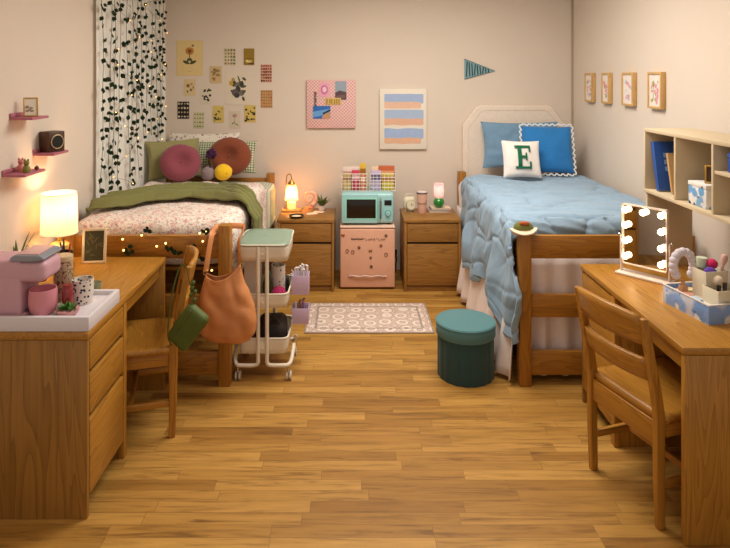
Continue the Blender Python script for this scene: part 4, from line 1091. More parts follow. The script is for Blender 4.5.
for s in (-1, 1):
    for k in (-1, 1):
        y = s*(hy+.006); b = B(); x = k*.026
        pts = sp([(x, y, .79), (x, y, .5), (x, y, .15), (x, y, .115), (x+k*.008, y, .098), (x+k*.035, y, .092), (k*.12, y, .092), (k*.150, y-s*.004, .094), (k*.166, y-s*.03, .110), (k*.172, y-s*.09, .150), (k*.172, y-s*.13, .160)], 4)
        b.tube(pts, .0115, 10); b.build('frame_tube', cm, t)
    for z in (.745, .46, .195):
        b = B(); b.bx(-.034, .034, s*(hy+.004)-.003, s*(hy+.004)+.003, z-.032, z+.032, .002); b.cyl((0, s*(hy+.018), z), (0, s*(hy+.004), z), .006, n=12); b.build('bracket', cm, t)
    for k in (-1, 1):
        x, y = k*.150, s*(hy-.012)
        b = B(); b.cyl((x, y, .050), (x, y, .088), .008); b.box((x+.004, y, .045), (.008, .026, .026), None, .003); b.build('caster_fork', chrome, t)
        w0 = B(); 
        for q in (-1, 1): w0.cyl((x+.004+q*.006, y, .0255), (x+.004+q*.015, y, .0255), .0255, n=24)
        w0.build('wheel', mat((206,196,180), .4), t)
CXc, CYc = -.520, 3.785
def citem(name, label, cat, fn, m, loc, rz=0):
    b = B(); fn(b); return tag(b.build(name, m, loc=loc, rot=(0,0,rz)), label, cat)
zm, zb_ = .4292, .1592
citem('packet', 'white box in the middle tier of the cart, left side', 'box', lambda b: b.bx(-.05,.05,-.03,.03,0,.245,.006), mat((224,214,200), .5, 0, .08, 30), (CXc-.075, CYc-.06, zm))
citem('bottle', 'slim dark green bottle in the middle cart tier', 'bottle', lambda b: b.lathe([(0,0),(.026,0),(.028,.006),(.028,.11),(.012,.15),(.012,.185),(.015,.187),(.015,.205),(0,.205)], n=20), mat((70,76,34), .3), (CXc+.012, CYc-.055, zm))
citem('yarn_ball', 'magenta ball in the middle cart tier', 'ball', lambda b: (b.ell((0,0,.052), .045), [b.tube([(.0455*math.cos(a)*math.cos(k*.6), .0455*math.cos(a)*math.sin(k*.6), .052+.0455*math.sin(a)) for a in [j*PI/10 for j in range(20)]], .003, 5, closed=True) for k in range(6)]), fabric((178,44,96)), (CXc+.085, CYc-.10, zm))
citem('mug', 'pale mug with grey marks behind the magenta ball', 'mug', lambda b: (b.lathe([(0,0),(.04,0),(.044,.006),(.044,.20),(.041,.20),(.039,.01),(0,.01)], n=24)), floral((226,216,204), [(40,.3,[(120,120,120),(90,90,96)])], name='marked_ceramic'), (CXc+.070, CYc+.00, zm))
citem('pouch', 'dark round bundle at the right end of the middle cart tier', 'pouch', lambda b: softbox(b, (0,0,.05), (.06,.10,.10), .03, 8, .006, 20), black, (CXc+.095, CYc+.11, zm))
citem('pouch', 'mint green pouch lying behind the magenta ball', 'pouch', lambda b: softbox(b, (0,0,.06), (.05,.07,.12), .02, 8, .004, 20), fabric((130,180,160)), (CXc+.005, CYc+.10, zm))
def bagb(b):
    softbox(b, (0,0,.072), (.17,.22,.14), .05, 12, .014, 9, 3)
    b.tube([(-.05,-.10,.14), (-.04,-.12,.185), (.02,-.12,.19), (.05,-.10,.14)], .006)
citem('soft_bag', 'black soft bag filling the bottom cart tier', 'bag', bagb, mat((46,36,32), .7, 0, .15, 20, .3), (CXc+.04, CYc+.0, zb_+.008))
citem('fabric_roll', 'rolled brown cloth at the left of the bottom cart tier', 'cloth', lambda b: b.cyl((0,-.12,.035), (0,.12,.035), .035, n=24), fabric((120,70,44)), (CXc-.098, CYc-.01, zb_+.004))
# lavender side caddies hooked on the cart's right side
lav = mat((206,178,204), .45, 0, .03)
for i, (zc, lab) in enumerate([(.515, 'lavender caddy of white pens hooked high on the cart'), (.335, 'lavender caddy of oddments hooked low on the cart')]):
    X0 = CXc+hx+.012+.050; t = thing('side_caddy', lab, 'caddy', (X0, 3.80, zc-.06), 0, 'lavender caddies on the cart side')
    b = B(); hxx, hyy, hh = .050, .05, .115-.02*i
    b.bx(-hxx, hxx, -hyy, hyy, 0, .004, 0)
    for s in (-1,1): b.bx(-hxx, hxx, s*hyy, s*(hyy-.003), .004, hh, .001); b.bx(s*hxx, s*(hxx-.003), -hyy+.003, hyy-.003, .004, hh+(.0 if s > 0 else .0), .001)
    b.build('bin', lav, t)
    for s_ in (-.03, .03): b = B(); b.tube([(-hxx-.004, s_, hh-.03), (-hxx-.004, s_, hh+.005), (-hxx-.012, s_, hh+.010)], .003, 6); b.build('hook', white, t)
    q = random.Random(30+i)
    for k in range(6 if i == 0 else 3):
        x_, y_ = -.030+.012*k*(1 if i == 0 else 2), q.uniform(-.025, .025); L = q.uniform(.14,.17)-.02*i; b = B()
        b.cyl((x_,y_,.005), (x_+q.uniform(-.006,.010),y_,L), .0065, n=12); b.ell((x_+.002,y_,L), .0075, u=10, v=8)
        colr = (232,224,222) if i == 0 or k == 0 else [(176,120,60),(150,110,150)][k-1]
        lab2 = 'white pen standing in the upper lavender caddy' if i == 0 else ['white stick standing in the lower lavender caddy','tan brush handle standing in the lower lavender caddy','mauve pen standing in the lower lavender caddy'][k]
        tag(b.build('pen', mat(colr, .5), loc=(X0, 3.80, zc-.06)), lab2, 'pen', 'white pens in the upper caddy' if i == 0 else None)

# ================================================================== ottoman and rug
t = thing('storage_ottoman', 'round teal storage ottoman with fluted sides on the floor', 'ottoman', (wx(465.5,3.69), 3.69, 0))
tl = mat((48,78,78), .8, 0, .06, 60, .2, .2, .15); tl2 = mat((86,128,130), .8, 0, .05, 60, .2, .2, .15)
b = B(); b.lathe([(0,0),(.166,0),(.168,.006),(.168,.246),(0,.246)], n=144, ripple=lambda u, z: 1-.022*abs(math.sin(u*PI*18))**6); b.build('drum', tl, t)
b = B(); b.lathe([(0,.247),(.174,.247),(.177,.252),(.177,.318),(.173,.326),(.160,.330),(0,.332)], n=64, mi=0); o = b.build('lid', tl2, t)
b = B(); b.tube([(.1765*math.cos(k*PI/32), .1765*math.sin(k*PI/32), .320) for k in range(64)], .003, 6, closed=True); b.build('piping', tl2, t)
def rugm():
    n = N('woven_rug'); v = n.coord(); sp_ = n.new('ShaderNodeSeparateXYZ'); n.ln(v, sp_.inputs[0])
    ax = n.math('ABSOLUTE', sp_.outputs[0]); ay = n.math('ABSOLUTE', sp_.outputs[1])
    vo = n.vor(v, 8.5, 'F1', .3); vo2 = n.vor(v, 60, 'DISTANCE_TO_EDGE', .8)
    f = n.math('ADD', n.math('MULTIPLY', n.math('SINE', n.math('MULTIPLY', vo, 15)), .5), n.noise(v, 60, 3))
    c = n.ramp(f, [(.25, lin((236,218,202))), (.5, lin((206,176,162))), (.62, lin((150,120,114))), (.8, lin((216,190,174)))])
    bor = n.math('MAXIMUM', n.math('DIVIDE', ax, .45), n.math('DIVIDE', ay, .275))
    line = n.ramp(n.math('MAXIMUM', n.math('ADD', n.math('SUBTRACT', ax, .455), 1.0), n.math('ADD', n.math('SUBTRACT', ay, .28), 1.0)), [(.0, (0,0,0)), (.915, (0,0,0)), (.918, (1,1,1)), (.930, (1,1,1)), (.933, (0,0,0)), (.985, (0,0,0)), (.988, (1,1,1))])
    n.base(n.mix(n.math('MULTIPLY', line, .8), c, lin((150,134,122)))).set(Roughness=.95); n.bump(n.noise(v, 300, 2), .4)
    return n.m
b = B(); b.bx(-.455, .455, -.28, .28, 0, .008, .003)
tag(b.build('rug', rugm(), loc=(wx(368.3,4.545), 4.545, .0004)), 'pale pink patterned rug in front of the pink fridge', 'rug')

# ================================================================== left nightstand things
ZN = .6023
t = thing('candle_lamp', 'glowing candle warmer lamp with glass lantern on a gold hook', 'lamp', (wx(291.5,5.42), 5.42, ZN))
b = B(); b.bx(-.085, .085, -.06, .06, 0, .018, .006); b.build('base', wood('X', (206,150,80), (160,104,50), .5, 'light_oak'), t)
b = B(); b.tube(sp([(-.048,.03,.018), (-.048,.03,.20), (-.048,.03,.285), (-.036,.022,.315), (-.015,.01,.322), (0,0,.305), (0,0,.272)], 6), .005, 8); b.build('pole', gold, t)
b = B(); b.lathe([(0,.272),(.012,.272),(.016,.262),(.030,.250),(.034,.236),(.034,.232),(0,.232)], n=24); b.build('cap', gold, t)
b = B(); b.lathe([(.034,.234),(.046,.20),(.050,.15),(.058,.10)], n=32); b.build('glass_shade', translucent((255,226,180), .6, .35, ((255,176,90), .7), 'amber_glass'), t, solid=.0015, off=0)
b = B(); b.ell((0,0,.195), (.016,.016,.022)); b.build('bulb', emit((255,200,120), 30, 'warm_bulb'), t)
b = B(); b.lathe([(0,.0182),(.036,.0182),(.038,.022),(.038,.075),(.036,.078),(.034,.062),(0,.060)], n=28); b.build('candle', translucent((255,226,190), .4, .0, ((255,186,100), .6), 'candle_jar'), t)
l = point('candle_lamp_light', (0,-.01,.15), LIGHT_CANDLE, (1,.58,.24), .03); l.parent = t
t = thing('trinket_dish', 'black round dish at the front of the left nightstand', 'dish', (wx(296.5,5.17), 5.165, ZN))
b = B(); b.lathe([(0,0),(.050,0),(.062,.012),(.064,.020),(.060,.020),(.048,.007),(0,.006)], n=32); b.build('dish', black, t)
b = B(); b.lathe([(0,.0068),(.040,.0068),(.042,.011),(0,.013)], n=24); b.build('filling', cream, t)
t = thing('spiral_ornament', 'round pink spiral shell ornament beside the candle lamp', 'ornament', (wx(309.5,5.55), 5.55, ZN)); t.scale = (1.25, 1, 1.2)
b = B(); R_ = .066
pts = [V(((.058-.0019*k)*math.cos(k*.36-1.2), -.004*k/10, .075+(.058-.0019*k)*math.sin(k*.36-1.2))) for k in range(28)]
b.tube(pts, [.017-.00045*k for k in range(28)], 12); b.build('shell', mat((232,182,160), .25, 0, .12, 12, 0, .6, 0, .5), t)
b = B(); b.lathe([(0,0),(.034,0),(.030,.010),(.012,.014),(0,.014)], n=20); b.build('foot', mat((206,130,90), .4), t)
t = thing('potted_plant', 'leafy green plant in a small white pot on the nightstand', 'plant', (wx(321.5,5.42), 5.42, ZN)); t.scale = (.9, .9, .82)
b = B(); b.lathe([(0,.006),(.026,.006),(.034,.062),(.031,.062),(.028,.05),(0,.05)], n=24); b.build('pot', mat((226,214,200), .5), t)
b = B(); b.lathe([(0,0),(.036,0),(.040,.006),(0,.0065)], n=24); b.build('saucer', mat((120,60,36), .5), t)
b = B(); q = random.Random(6)
for k in range(34): blade(b, (q.uniform(-.012,.012), q.uniform(-.012,.012), .048), q.uniform(0,6.28), q.uniform(.05,.95), q.uniform(.08,.15), .020, q.uniform(.3,.9), 5)
b.build('foliage', mat((96,112,54), .5, 0, .3, 50), t)
for i, (px, py, rz, lab) in enumerate([(312,213.6,20,'white card lying crooked on the left nightstand, nearer the black dish'), (319,212,-12,'white card on the left nightstand, nearer the white plant pot')]):
    Yc = F*(H-ZN)/(py-CY); b = B(); b.bx(-.045,.045,-.032,.032,0,.0012,0)
    tag(b.build('card', mat((236,222,204), .7), loc=(wx(px,Yc), Yc, ZN+.0003+i*.0016), rot=(0,0,math.radians(rz))), lab, 'card')

# ================================================================== right nightstand things
t = thing('alarm_clock', 'cream retro alarm clock on the right nightstand', 'clock', (wx(409.5,5.40), 5.40, ZN), math.radians(10)); t.scale = (1.18, 1.1, 1.15)
crm = mat((226,216,188), .4, 0, .03, 10, 0, .5)
b = B(); softbox(b, (0,.010,.062), (.094,.056,.100), .03, 10); b.build('case', crm, t)
b = B(); b.cyl((.006,-.0185,.054), (.006,-.032,.054), .040, .038, n=36); b.build('bezel', mat((206,196,160), .35), t)
b = B(); b.cyl((.006,-.0322,.054), (.006,-.0335,.054), .032, n=32); b.build('dial', mat((236,228,200), .5), t)
b = B(); b.box((.006,-.0348,.063), (.003,.0015,.020), None, 0); b.box((.014,-.0348,.054), (.018,.0015,.003), None, 0); b.build('hands', mat((90,74,50), .5), t)
for s in (-1, 1): b = B(); b.cyl((s*.03,.01,0), (s*.026,.01,.02), .006); b.build('foot', crm, t)
b = B(); b.tube(sp([(-.03,.01,.108), (-.022,.01,.128), (.022,.01,.128), (.03,.01,.108)]), .004); b.build('handle', crm, t)
t = thing('tumbler', 'pale pink insulated tumbler with dark rim on the right nightstand', 'tumbler', (wx(422,5.33), 5.33, ZN)); t.scale = (1.02, 1.02, 1.02)
b = B(); b.lathe([(0,0),(.034,0),(.037,.005),(.038,.088),(.044,.094),(.046,.168),(0,.168)], n=32); b.build('cup', mat((226,180,158), .4, 0, .03, 10), t)
b = B(); b.lathe([(0,.1682),(.047,.1682),(.047,.178),(0,.178)], n=32); b.build('rim', mat((84,70,66), .4), t)
b = B(); b.lathe([(0,.1782),(.043,.1782),(.042,.184),(0,.186)], n=32); b.build('lid', mat((226,212,206), .3), t)
b = B(); b.lathe([(.0385,.080),(.0405,.082),(.0415,.094),(.0395,.096)], n=32); b.build('band', mat((196,150,130), .4), t)
bks = [((206,196,186), .190, .135, .012, 'white book, bottom of the small stack under the green lamp'), ((150,116,128), .180, .130, .011, 'mauve book, middle of the stack under the green lamp'), ((226,206,178), .170, .12, .011, 'cream book, top of the stack under the green lamp')]
z = ZN
for k, (c, l_, d_, h_, lab) in enumerate(bks):
    t = thing('book', lab, 'book', (wx(439.5,5.42)+.006*(k-1), 5.42, z), math.radians((2,-3,4)[k]), 'book stack on the right nightstand')
    b = B(); b.bx(-l_/2, l_/2, -d_/2, d_/2, 0, .002, 0); b.bx(-l_/2, l_/2, -d_/2, d_/2, h_-.002, h_, 0); b.bx(-l_/2, -l_/2+.002, -d_/2, d_/2, .002, h_-.002, 0); b.build('cover', mat(c, .6), t)
    b = B(); b.bx(-l_/2+.0025, l_/2-.004, -d_/2+.004, d_/2-.004, .0021, h_-.0021, 0); b.build('pages', mat((236,226,206), .8), t)
    z += h_+.0004
t = thing('table_lamp', 'little lamp with green glass ball base and pink shade', 'lamp', (wx(438.8,5.40), 5.40, z))
b = B(); b.lathe([(0,0),(.022,0),(.024,.004),(.040,.018),(.048,.043),(.043,.066),(.028,.082),(.016,.088),(0,.088)], n=32); b.build('base', mat((22,136,48), .12, 0, .05, 6, 0, .7, 0, .6), t)
b = B(); b.lathe([(.030,.090),(.040,.096),(.043,.13),(.041,.20),(.038,.212)], n=36); b.build('shade', translucent((240,212,214), .6, 0, ((255,215,205), .15), 'pink_glass_shade'), t, solid=.0015, off=0)
b = B(); b.ell((0,0,.125), (.014,.014,.018)); b.cyl((0,0,.0885), (0,0,.108), .010); b.build('bulb', emit((255,226,190), 4, 'small_bulb'), t)
l = point('small_lamp_light', (0,0,.16), LIGHT_SMALL, (1,.78,.58), .02); l.parent = t

# ================================================================== wire baskets and snacks on the microwave
ZM = .8025
def basket(x0, x1, lab):
    y0, y1 = 5.27, 5.45; h_ = .150; t = thing('wire_basket', lab, 'basket', ((x0+x1)/2, (y0+y1)/2, ZM), 0, 'wire baskets on the microwave'); hx, hy = (x1-x0)/2, (y1-y0)/2
    r = .0021; wm = mat((236,228,220), .35, .1)
    b = B()
    for z in (.004, .034, .064, .094, .120): 
        b.tube([(-hx,-hy,z),(hx,-hy,z),(hx,hy,z),(-hx,hy,z)], r, 6, closed=True)
    for k in range(8):
        x = -hx+2*hx*k/7; b.tube([(x,-hy,.148),(x,-hy,.004),(x,hy,.004),(x,hy,.148)], r, 6)
    for k in range(1, 6):
        y = -hy+2*hy*k/6; b.tube([(-hx,y,.148),(-hx,y,.004),(hx,y,.004),(hx,y,.148)], r, 6)
    b.build('grid', wm, t)
    b = B(); b.tube([(-hx,-hy,h_),(hx,-hy,h_),(hx,hy,h_),(-hx,hy,h_)], .0035, 8, closed=True); b.build('rim', wm, t)
bx0, bx1, bx2, bx3 = wx(341.5,5.27), wx(366.8,5.27), wx(369.6,5.27), wx(395.6,5.27)
basket(bx0, bx1, 'white wire basket of snacks on the left half of the microwave')
basket(bx2, bx3, 'white wire basket of snacks on the right half of the microwave')
def snack(px0, px1, ytop, Y, d, c, c2, lab, name='snack_box'):
    x0, x1 = wx(px0,Y), wx(px1,Y); h_ = wz(ytop,Y)-ZM-.0075; t = thing(name, lab, 'snack', ((x0+x1)/2, Y+d/2, ZM+.0072)); w_ = x1-x0
    b = B(); b.bx(-w_/2, w_/2, -d/2, d/2, 0, h_, .003); b.build('carton', mat(c, .45, 0, .08, 60), t)
    b = B(); b.bx(-w_/2+.003, w_/2-.003, -d/2-.0012, -d/2-.0001, h_*.55, h_*.80, 0); b.build('label_panel', mat(c2, .5, 0, .2, 80), t)
snack(343, 351.0, 173.5, 5.285, .04, (206,178,104), (160,110,60), 'tan snack box, leftmost in the left wire basket')
snack(351.8, 359.6, 170.5, 5.285, .04, (196,60,84), (232,190,190), 'red snack box in the left wire basket')
snack(360.4, 365.4, 174, 5.285, .04, (222,134,86), (240,210,180), 'orange snack box at the right of the left basket')
snack(342.8, 359, 167.0, 5.36, .05, (226,206,196), (196,150,140), 'wide pale carton standing at the back of the left basket')
snack(359.8, 366, 163.5, 5.36, .05, (214,178,62), (160,110,40), 'tall mustard carton at the back of the left basket')
snack(371, 381.2, 171, 5.285, .04, (190,176,206), (96,90,140), 'lavender snack box in the right wire basket')
snack(382, 393.8, 173.5, 5.285, .04, (214,194,60), (180,120,60), 'yellow snack box in the right wire basket')
snack(371.2, 378, 167, 5.36, .05, (226,196,166), (206,150,120), 'beige carton at the back of the right basket')
snack(378.8, 394.5, 166.2, 5.36, .05, (190,96,52), (226,160,120), 'wide rust carton at the back of the right basket')

# ================================================================== hutch on the right desk
hut = mat((210,190,156), .55, 0, .03, 6)
HX0, HX1, HY0, HY1, HZ0, HZ1 = 1.612, 1.872, 2.37, 3.378, 1.158, 1.506
t = thing('desk_hutch', 'beige open cubby hutch standing at the back of the mirror desk', 'shelf unit', ((HX0+HX1)/2, (HY0+HY1)/2, ZD)); ox, oy = t.location.x, t.location.y
def hb(nm, x0, x1, y0, y1, z0, z1, m=hut, bev=.002):
    b = B(); b.bx(x0-ox, x1-ox, y0-oy, y1-oy, z0-ZD, z1-ZD, bev); return b.build(nm, m, t)
th_ = .018
hb('top_board', HX0, HX1, HY0, HY1, HZ1-th_, HZ1); hb('bottom_board', HX0, HX1, HY0, HY1, HZ0, HZ0+th_)
hb('end_panel', HX0, HX1, HY1-th_, HY1, HZ0+th_, HZ1-th_); hb('end_panel', HX0, HX1, HY0, HY0+th_, HZ0+th_, HZ1-th_)
hb('support_panel', HX0+.012, HX1, HY1-th_, HY1, ZD, HZ0, hut); hb('support_panel', HX0+.012, HX1, HY0, HY0+th_, ZD, HZ0, hut)
hb('divider', HX0, HX1-.008, 3.046, 3.062, HZ0+th_, HZ1-th_); hb('divider', HX0, HX1-.008, 2.728, 2.744, HZ0+th_, HZ1-th_)
hb('inner_shelf', HX0+.004, HX1-.008, HY0+th_, 2.728, 1.357, 1.372)
hb('back_panel', HX1-.008, HX1, HY0+th_, HY1-th_, HZ0+th_, HZ1-th_, mat((190,170,136), .6, 0, .03, 6), 0)  # darker than the boards: cubby shade put into the back's colour
ZS = HZ0+th_+.0004
def hbook(label, y, x, l_, d_, h_, c, lean, c2=None, zs=ZS, rz=0):
    """upright book: spine towards -X, thickness along Y"""
    zs += l_*abs(math.sin(math.radians(lean)))+.0004; y -= .008
    t = thing('book', label, 'book', (x, y, zs), rot=(math.radians(lean), 0, math.radians(rz)))
    b = B(); b.bx(0, d_, 0, .003, 0, h_, .001); b.bx(0, d_, l_-.003, l_, 0, h_, .001); b.bx(-.001, .003, 0, l_, 0, h_, .001); b.build('cover', mat(c, .5, 0, .05, 20), t)
    b = B(); b.bx(.003, d_-.006, .0031, l_-.0031, .003, h_-.004, 0); b.build('pages', mat((226,210,180), .8), t)
    if c2:
        b = B()
        for k in range(3):
            zc = h_*(.80-.14*k)-.02; b.bx(d_*.22, d_*.62, -.0008, .0, zc-.014, zc+.010, 0)
        for k in range(2): b.bx(d_*(.3+.06*k), d_*(.58-.06*k), -.0008, .0, h_*.38-.016*k-.01, h_*.38-.016*k, 0)
        b.build('cover_print', mat(c2, .5), t)
hbook('wide blue book with pale print leaning in the end cubby', 3.268, 1.640, .030, .205, .262, (44,86,164), -14, (150,180,214))
hbook('tan book leaning in front of the blue book in the end cubby', 3.190, 1.672, .018, .16, .212, (196,156,104), -15)
# blue patterned box + gold frame in the middle cubby
bluef = floral((226,226,226), [(20, .62, [(110,160,206),(130,176,214),(226,226,226),(96,140,196)]), (22, .30, [(226,226,226),(40,48,66),(120,170,210)])], name='blue_flower_paper')
t = thing('storage_box', 'white and blue patterned box in the middle cubby', 'box', (1.745, 2.905, ZS)); b = B(); b.bx(-.105,.105,-.075,.075,0,.090,.003); b.build('box', bluef, t)
b = B(); b.bx(-.107,.107,-.077,.077,.0905,.110,.003); b.build('lid', floral((232,228,222), [(18,.3,[(60,70,90),(150,180,206)])], name='white_flower_paper'), t)
t = thing('photo_frame', 'tiny gold frame leaning on the box in the middle cubby', 'photo frame', (1.690, 2.875, ZS+.1105), rot=(math.radians(-14), 0, math.radians(-35)))
b = B(); w_, h_, fw = .056, .085, .008
for s in (-1,1): b.bx(s*w_/2, s*(w_/2-fw), -.005, .005, 0, h_, .001)
b.bx(-w_/2+fw, w_/2-fw, -.005, .005, 0, fw, .001); b.bx(-w_/2+fw, w_/2-fw, -.005, .005, h_-fw, h_, .001); b.build('frame', gold, t)
b = B(); b.bx(-w_/2+fw, w_/2-fw, -.002, .003, fw, h_-fw, 0); b.build('picture', mat((70,44,24), .5), t)
t = thing('storage_box', 'deep blue box on the small upper shelf of the hutch', 'box', (1.74, 2.57, 1.3724)); b = B(); b.bx(-.10,.10,-.10,.10,0,.065,.004); b.build('box', mat((44,78,160), .5, 0, .1, 20), t)
b = B(); b.bx(-.102,.102,-.102,.102,.0653,.085,.004); b.build('lid', mat((60,96,180), .5), t)

# ================================================================== mirror with bulbs
A, C_ = V((1.428, 3.245, ZD)), V((1.590, 3.052, ZD)); mid = (A+C_)/2; ax = (C_-A)
t = thing('vanity_mirror', 'white tabletop mirror ringed with lit round bulbs', 'mirror', mid, math.atan2(ax.y, ax.x)); L = ax.length
wh = mat((232,214,200), .4, 0, .02); hw = L/2-.010; z0, z1, fw = .052, .368, .030
b = B(); b.bx(-L/2-.012, L/2+.012, -.045, .045, 0, .013, .005); b.build('base', wh, t)
for s in (-1, 1): b = B(); b.bx(s*(hw+.007)-.005, s*(hw+.007)+.005, -.008, .008, .0131, .20, .003); b.build('stand_arm', wh, t)
b = B()
for s in (-1,1): b.bx(s*hw, s*(hw-.007), -.014, .012, z0, z1, .002)
b.bx(-hw, hw, -.014, .012, z0, z0+.007, .002); b.bx(-hw, hw, -.014, .012, z1-.007, z1, .002); b.build('frame', wh, t)
b = B(); b.bx(-hw+.007, hw-.007, -.004, .010, z0+.007, z1-.007, 0)
mm = N('mirror_glass'); mm.base((.62,.60,.57,1)).set(Metallic=1.0, Roughness=.03); b.build('mirror_plate', mm.m, t)
bm_ = emit((255,222,176), LIGHT_BULB, 'vanity_bulb')
pos = [(-hw+fw*.85, z) for z in (z0+.045, z0+.126, z0+.207, z1-.030)]+[(hw-fw*.85, z) for z in (z0+.040, z0+.121, z0+.204, z1-.030)]+[(0, z1-.030)]
b0 = B(); b0.ell((0,-.017,0), .0165, u=20, v=14); bo = b0.build('bulb', bm_, t, loc=(pos[0][0], -.006, pos[0][1]))
b0 = B(); b0.cyl((0,-.0045,0), (0,-.008,0), .014, n=18); so = b0.build('bulb_socket', chrome, bo, loc=(0, .006, 0))
for x, z in pos[1:]:
    c = copy_tree(bo, t); c.location = (x, bo.location.y, z)
b = B(); b.cyl((hw+.012,0,.20), (hw+.020,0,.20), .007, n=14); b.cyl((-hw-.012,0,.20), (-hw-.020,0,.20), .007, n=14); b.build('pivot_knob', chrome, t)

# ================================================================== beauty box and the things in it
t = thing('storage_box', 'blue box with white flowers holding cosmetics on the right desk', 'box', (1.564, 2.705, ZD), math.radians(11)); bx_, by_, bh = .105, .138, .078
b = B(); b.bx(-bx_, bx_, -by_, by_, 0, .004, 0)
for s in (-1,1): b.bx(-bx_, bx_, s*by_, s*(by_-.004), .004, bh, .001); b.bx(s*bx_, s*(bx_-.004), -by_+.004, by_-.004, .004, bh, .001)
bluef2 = floral((206,210,224), [(9, .62, [(124,160,214),(140,170,220),(104,144,206),(116,152,210)]), (13, .34, [(236,230,226),(236,230,226),(44,52,70),(120,160,214)]), (30,.22,[(52,60,66),(120,160,214),(236,230,226)])], name='blue_blossom_paper')
b.build('box', bluef2, t)
b = B()
for s in (-1,1): b.bx(-bx_-.002, bx_+.002, s*(by_+.002), s*(by_-.006), bh, bh+.005, .001); b.bx(s*(bx_+.002), s*(bx_-.006), -by_+.006, by_-.006, bh, bh+.005, .001)
b.bx(-bx_+.004, bx_-.004, -by_+.004, by_-.004, .055, .060, 0); b.build('inner_tray', mat((232,224,216), .5), t)
Mb = T(1.564, 2.705, ZD) @ RM(0,0,11); zi = .0604
def bl(x, y, z=0): return Mb @ V((x, y, zi+z))
R11 = math.radians(11)
t = thing('cosmetic_organizer', 'cream open cosmetic organizer standing in the blue flowered box', 'organizer', bl(.028,-.045), R11); t.scale = (1, 1, 1.18)
ivy = mat((232,220,192), .45, 0, .02)
b = B()
def obx(b, x0, x1, y0, y1, z0, z1, th=.003):
    b.bx(x0, x1, y0, y1, z0, z0+th, 0)
    for xa in (x0, x1-th): b.bx(xa, xa+th, y0, y1, z0+th, z1, .0008)
    for ya in (y0, y1-th): b.bx(x0+th, x1-th, ya, ya+th, z0+th, z1, .0008)
obx(b, -.070, .060, -.075, .015, 0, .058); b.build('front_bin', ivy, t)
b = B(); obx(b, -.050, .060, .016, .098, 0, .102); b.build('back_bin', ivy, t)
b = B(); b.bx(-.004, 0, -.072, .012, .003, .050, 0); b.build('divider', ivy, t)
# headband
b = B(); pts = [bl(-.030+.052*math.cos(a), .098+.004*math.sin(a), .112+.062*math.sin(a)) for a in [PI*(-.22+1.44*k/12) for k in range(13)]]
for k, p in enumerate(pts): b.ell(p, (.0205,.019,.0195), u=14, v=10)
b.tube(pts, .014, 8)
tag(b.build('headband', fabric((222,212,218), scale=40)), 'puffy white cloud-shaped headband beside the mirror', 'headband')
def cos_(name, lab, cat, fn, m, x, y, z=0, rot=None):
    b = B(); fn(b); o = b.build(name, m, loc=bl(x,y,z)); o.rotation_euler = rot or (0,0,R11); return tag(o, lab, cat)
cos_('makeup_sponge', 'violet makeup sponge resting on the cream organizer', 'sponge', lambda b: b.lathe([(0,0),(.012,.004),(.021,.020),(.018,.036),(.006,.050),(0,.052)], n=20), fabric((104,72,168)), .000, .010, .1210-.012, (math.radians(78), 0, math.radians(60)))
cos_('makeup_sponge', 'hot pink makeup sponge on top of the cream organizer', 'sponge', lambda b: b.ell((0,0,.021), (.023,.023,.022)), fabric((206,44,96)), .045, .012, .1212)
cos_('jar', 'small mint cream jar at the top of the organizer', 'jar', lambda b: b.lathe([(0,0),(.020,0),(.021,.003),(.021,.024),(.023,.025),(.023,.042),(0,.044)], n=24), mat((206,216,190), .35), .018, .042, .1212)
cos_('powder_puff', 'cream fluffy powder puff in the front of the organizer', 'puff', lambda b: (b.ell((0,0,.076), (.026,.026,.026)), b.cyl((0,0,.0), (0,0,.052), .009)), fabric((232,212,186), scale=80), .030, -.036, .0044)
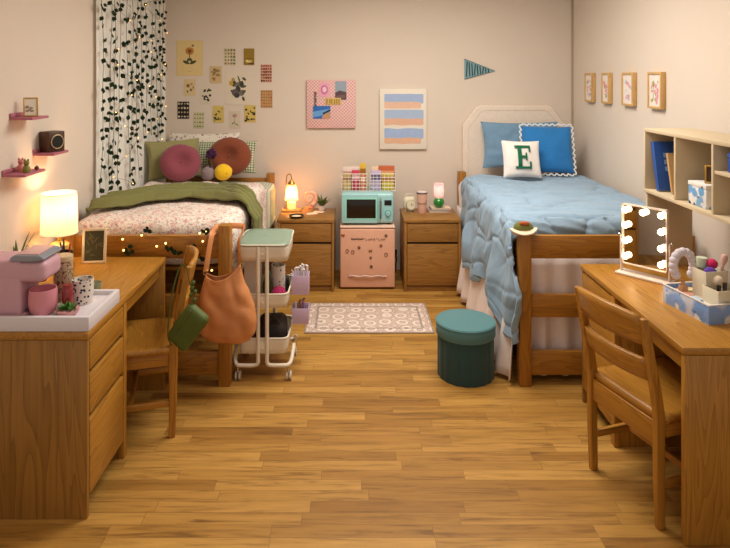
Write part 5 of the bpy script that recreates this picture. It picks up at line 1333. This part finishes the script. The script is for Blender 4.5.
for k, (x, y, c, lab) in enumerate([(-.008,-.085,(30,24,24),'black lipstick tube nearest the box front in the organizer'), (.010,-.098,(40,30,30),'black mascara tube behind the lipstick in the organizer')]):
    cos_('makeup_tube', lab, 'makeup', lambda b, k=k: b.lathe([(0,0),(.010,0),(.011,.002),(.011,.046),(.0085,.048),(.0085,.078+.014*k),(0,.080+.014*k)], n=16), mat(c, .2, 0, .05, 20, 0, .6), x, y, .0034)
def brushf(b, L, r): b.cyl((0,0,0), (0,0,L*.62), .0042, n=10); b.cyl((0,0,L*.62), (0,0,L*.74), .0062, n=12); b.lathe([(0,L*.74),(.007,L*.74),(r,L*.88),(r*.75,L*.97),(0,L)], n=16)
cos_('makeup_brush', 'tall blush makeup brush standing in the organizer', 'brush', lambda b: brushf(b, .19, .015), mat((222,180,166), .6), .058, .000, .0034, (math.radians(2), math.radians(10), 0))
cos_('makeup_brush', 'mauve makeup brush at the right of the cosmetics', 'brush', lambda b: brushf(b, .16, .016), mat((196,150,166), .6), .070, -.098, .0034)
cos_('makeup_brush', 'pale makeup brush at the back of the organizer front bin', 'brush', lambda b: brushf(b, .150, .013), mat((226,206,190), .6), .076, -.070, .0034)
cos_('perfume_bottle', 'squat amber bottle in front of the white headband', 'bottle', lambda b: (b.bx(-.018,.018,-.013,.013,0,.034,.006), b.cyl((0,0,.034), (0,0,.052), .009, n=16)), mat((206,150,110), .2, 0, .1, 30, 0, .6), -.055, .070)
cos_('compact', 'round blush compact lying in the blue flowered box', 'compact', lambda b: b.lathe([(0,0),(.024,0),(.025,.003),(.025,.011),(.023,.013),(0,.013)], n=28), mat((226,160,140), .3), -.066, .025)
cos_('cream_tube', 'small pale blue tube lying at the front of the flowered box', 'tube', lambda b: (b.cyl((0,-.028,.010), (0,.020,.010), .010, n=16), b.cyl((0,.020,.010), (0,.030,.010), .007, n=12)), mat((170,200,222), .35), -.078, -.040)
cos_('ring_dish', 'cream trinket ring dish beside the amber bottle', 'dish', lambda b: b.lathe([(0,0),(.018,0),(.024,.010),(.022,.010),(.016,.003),(0,.003)], n=24), mat((232,212,160), .35), -.010, .085)
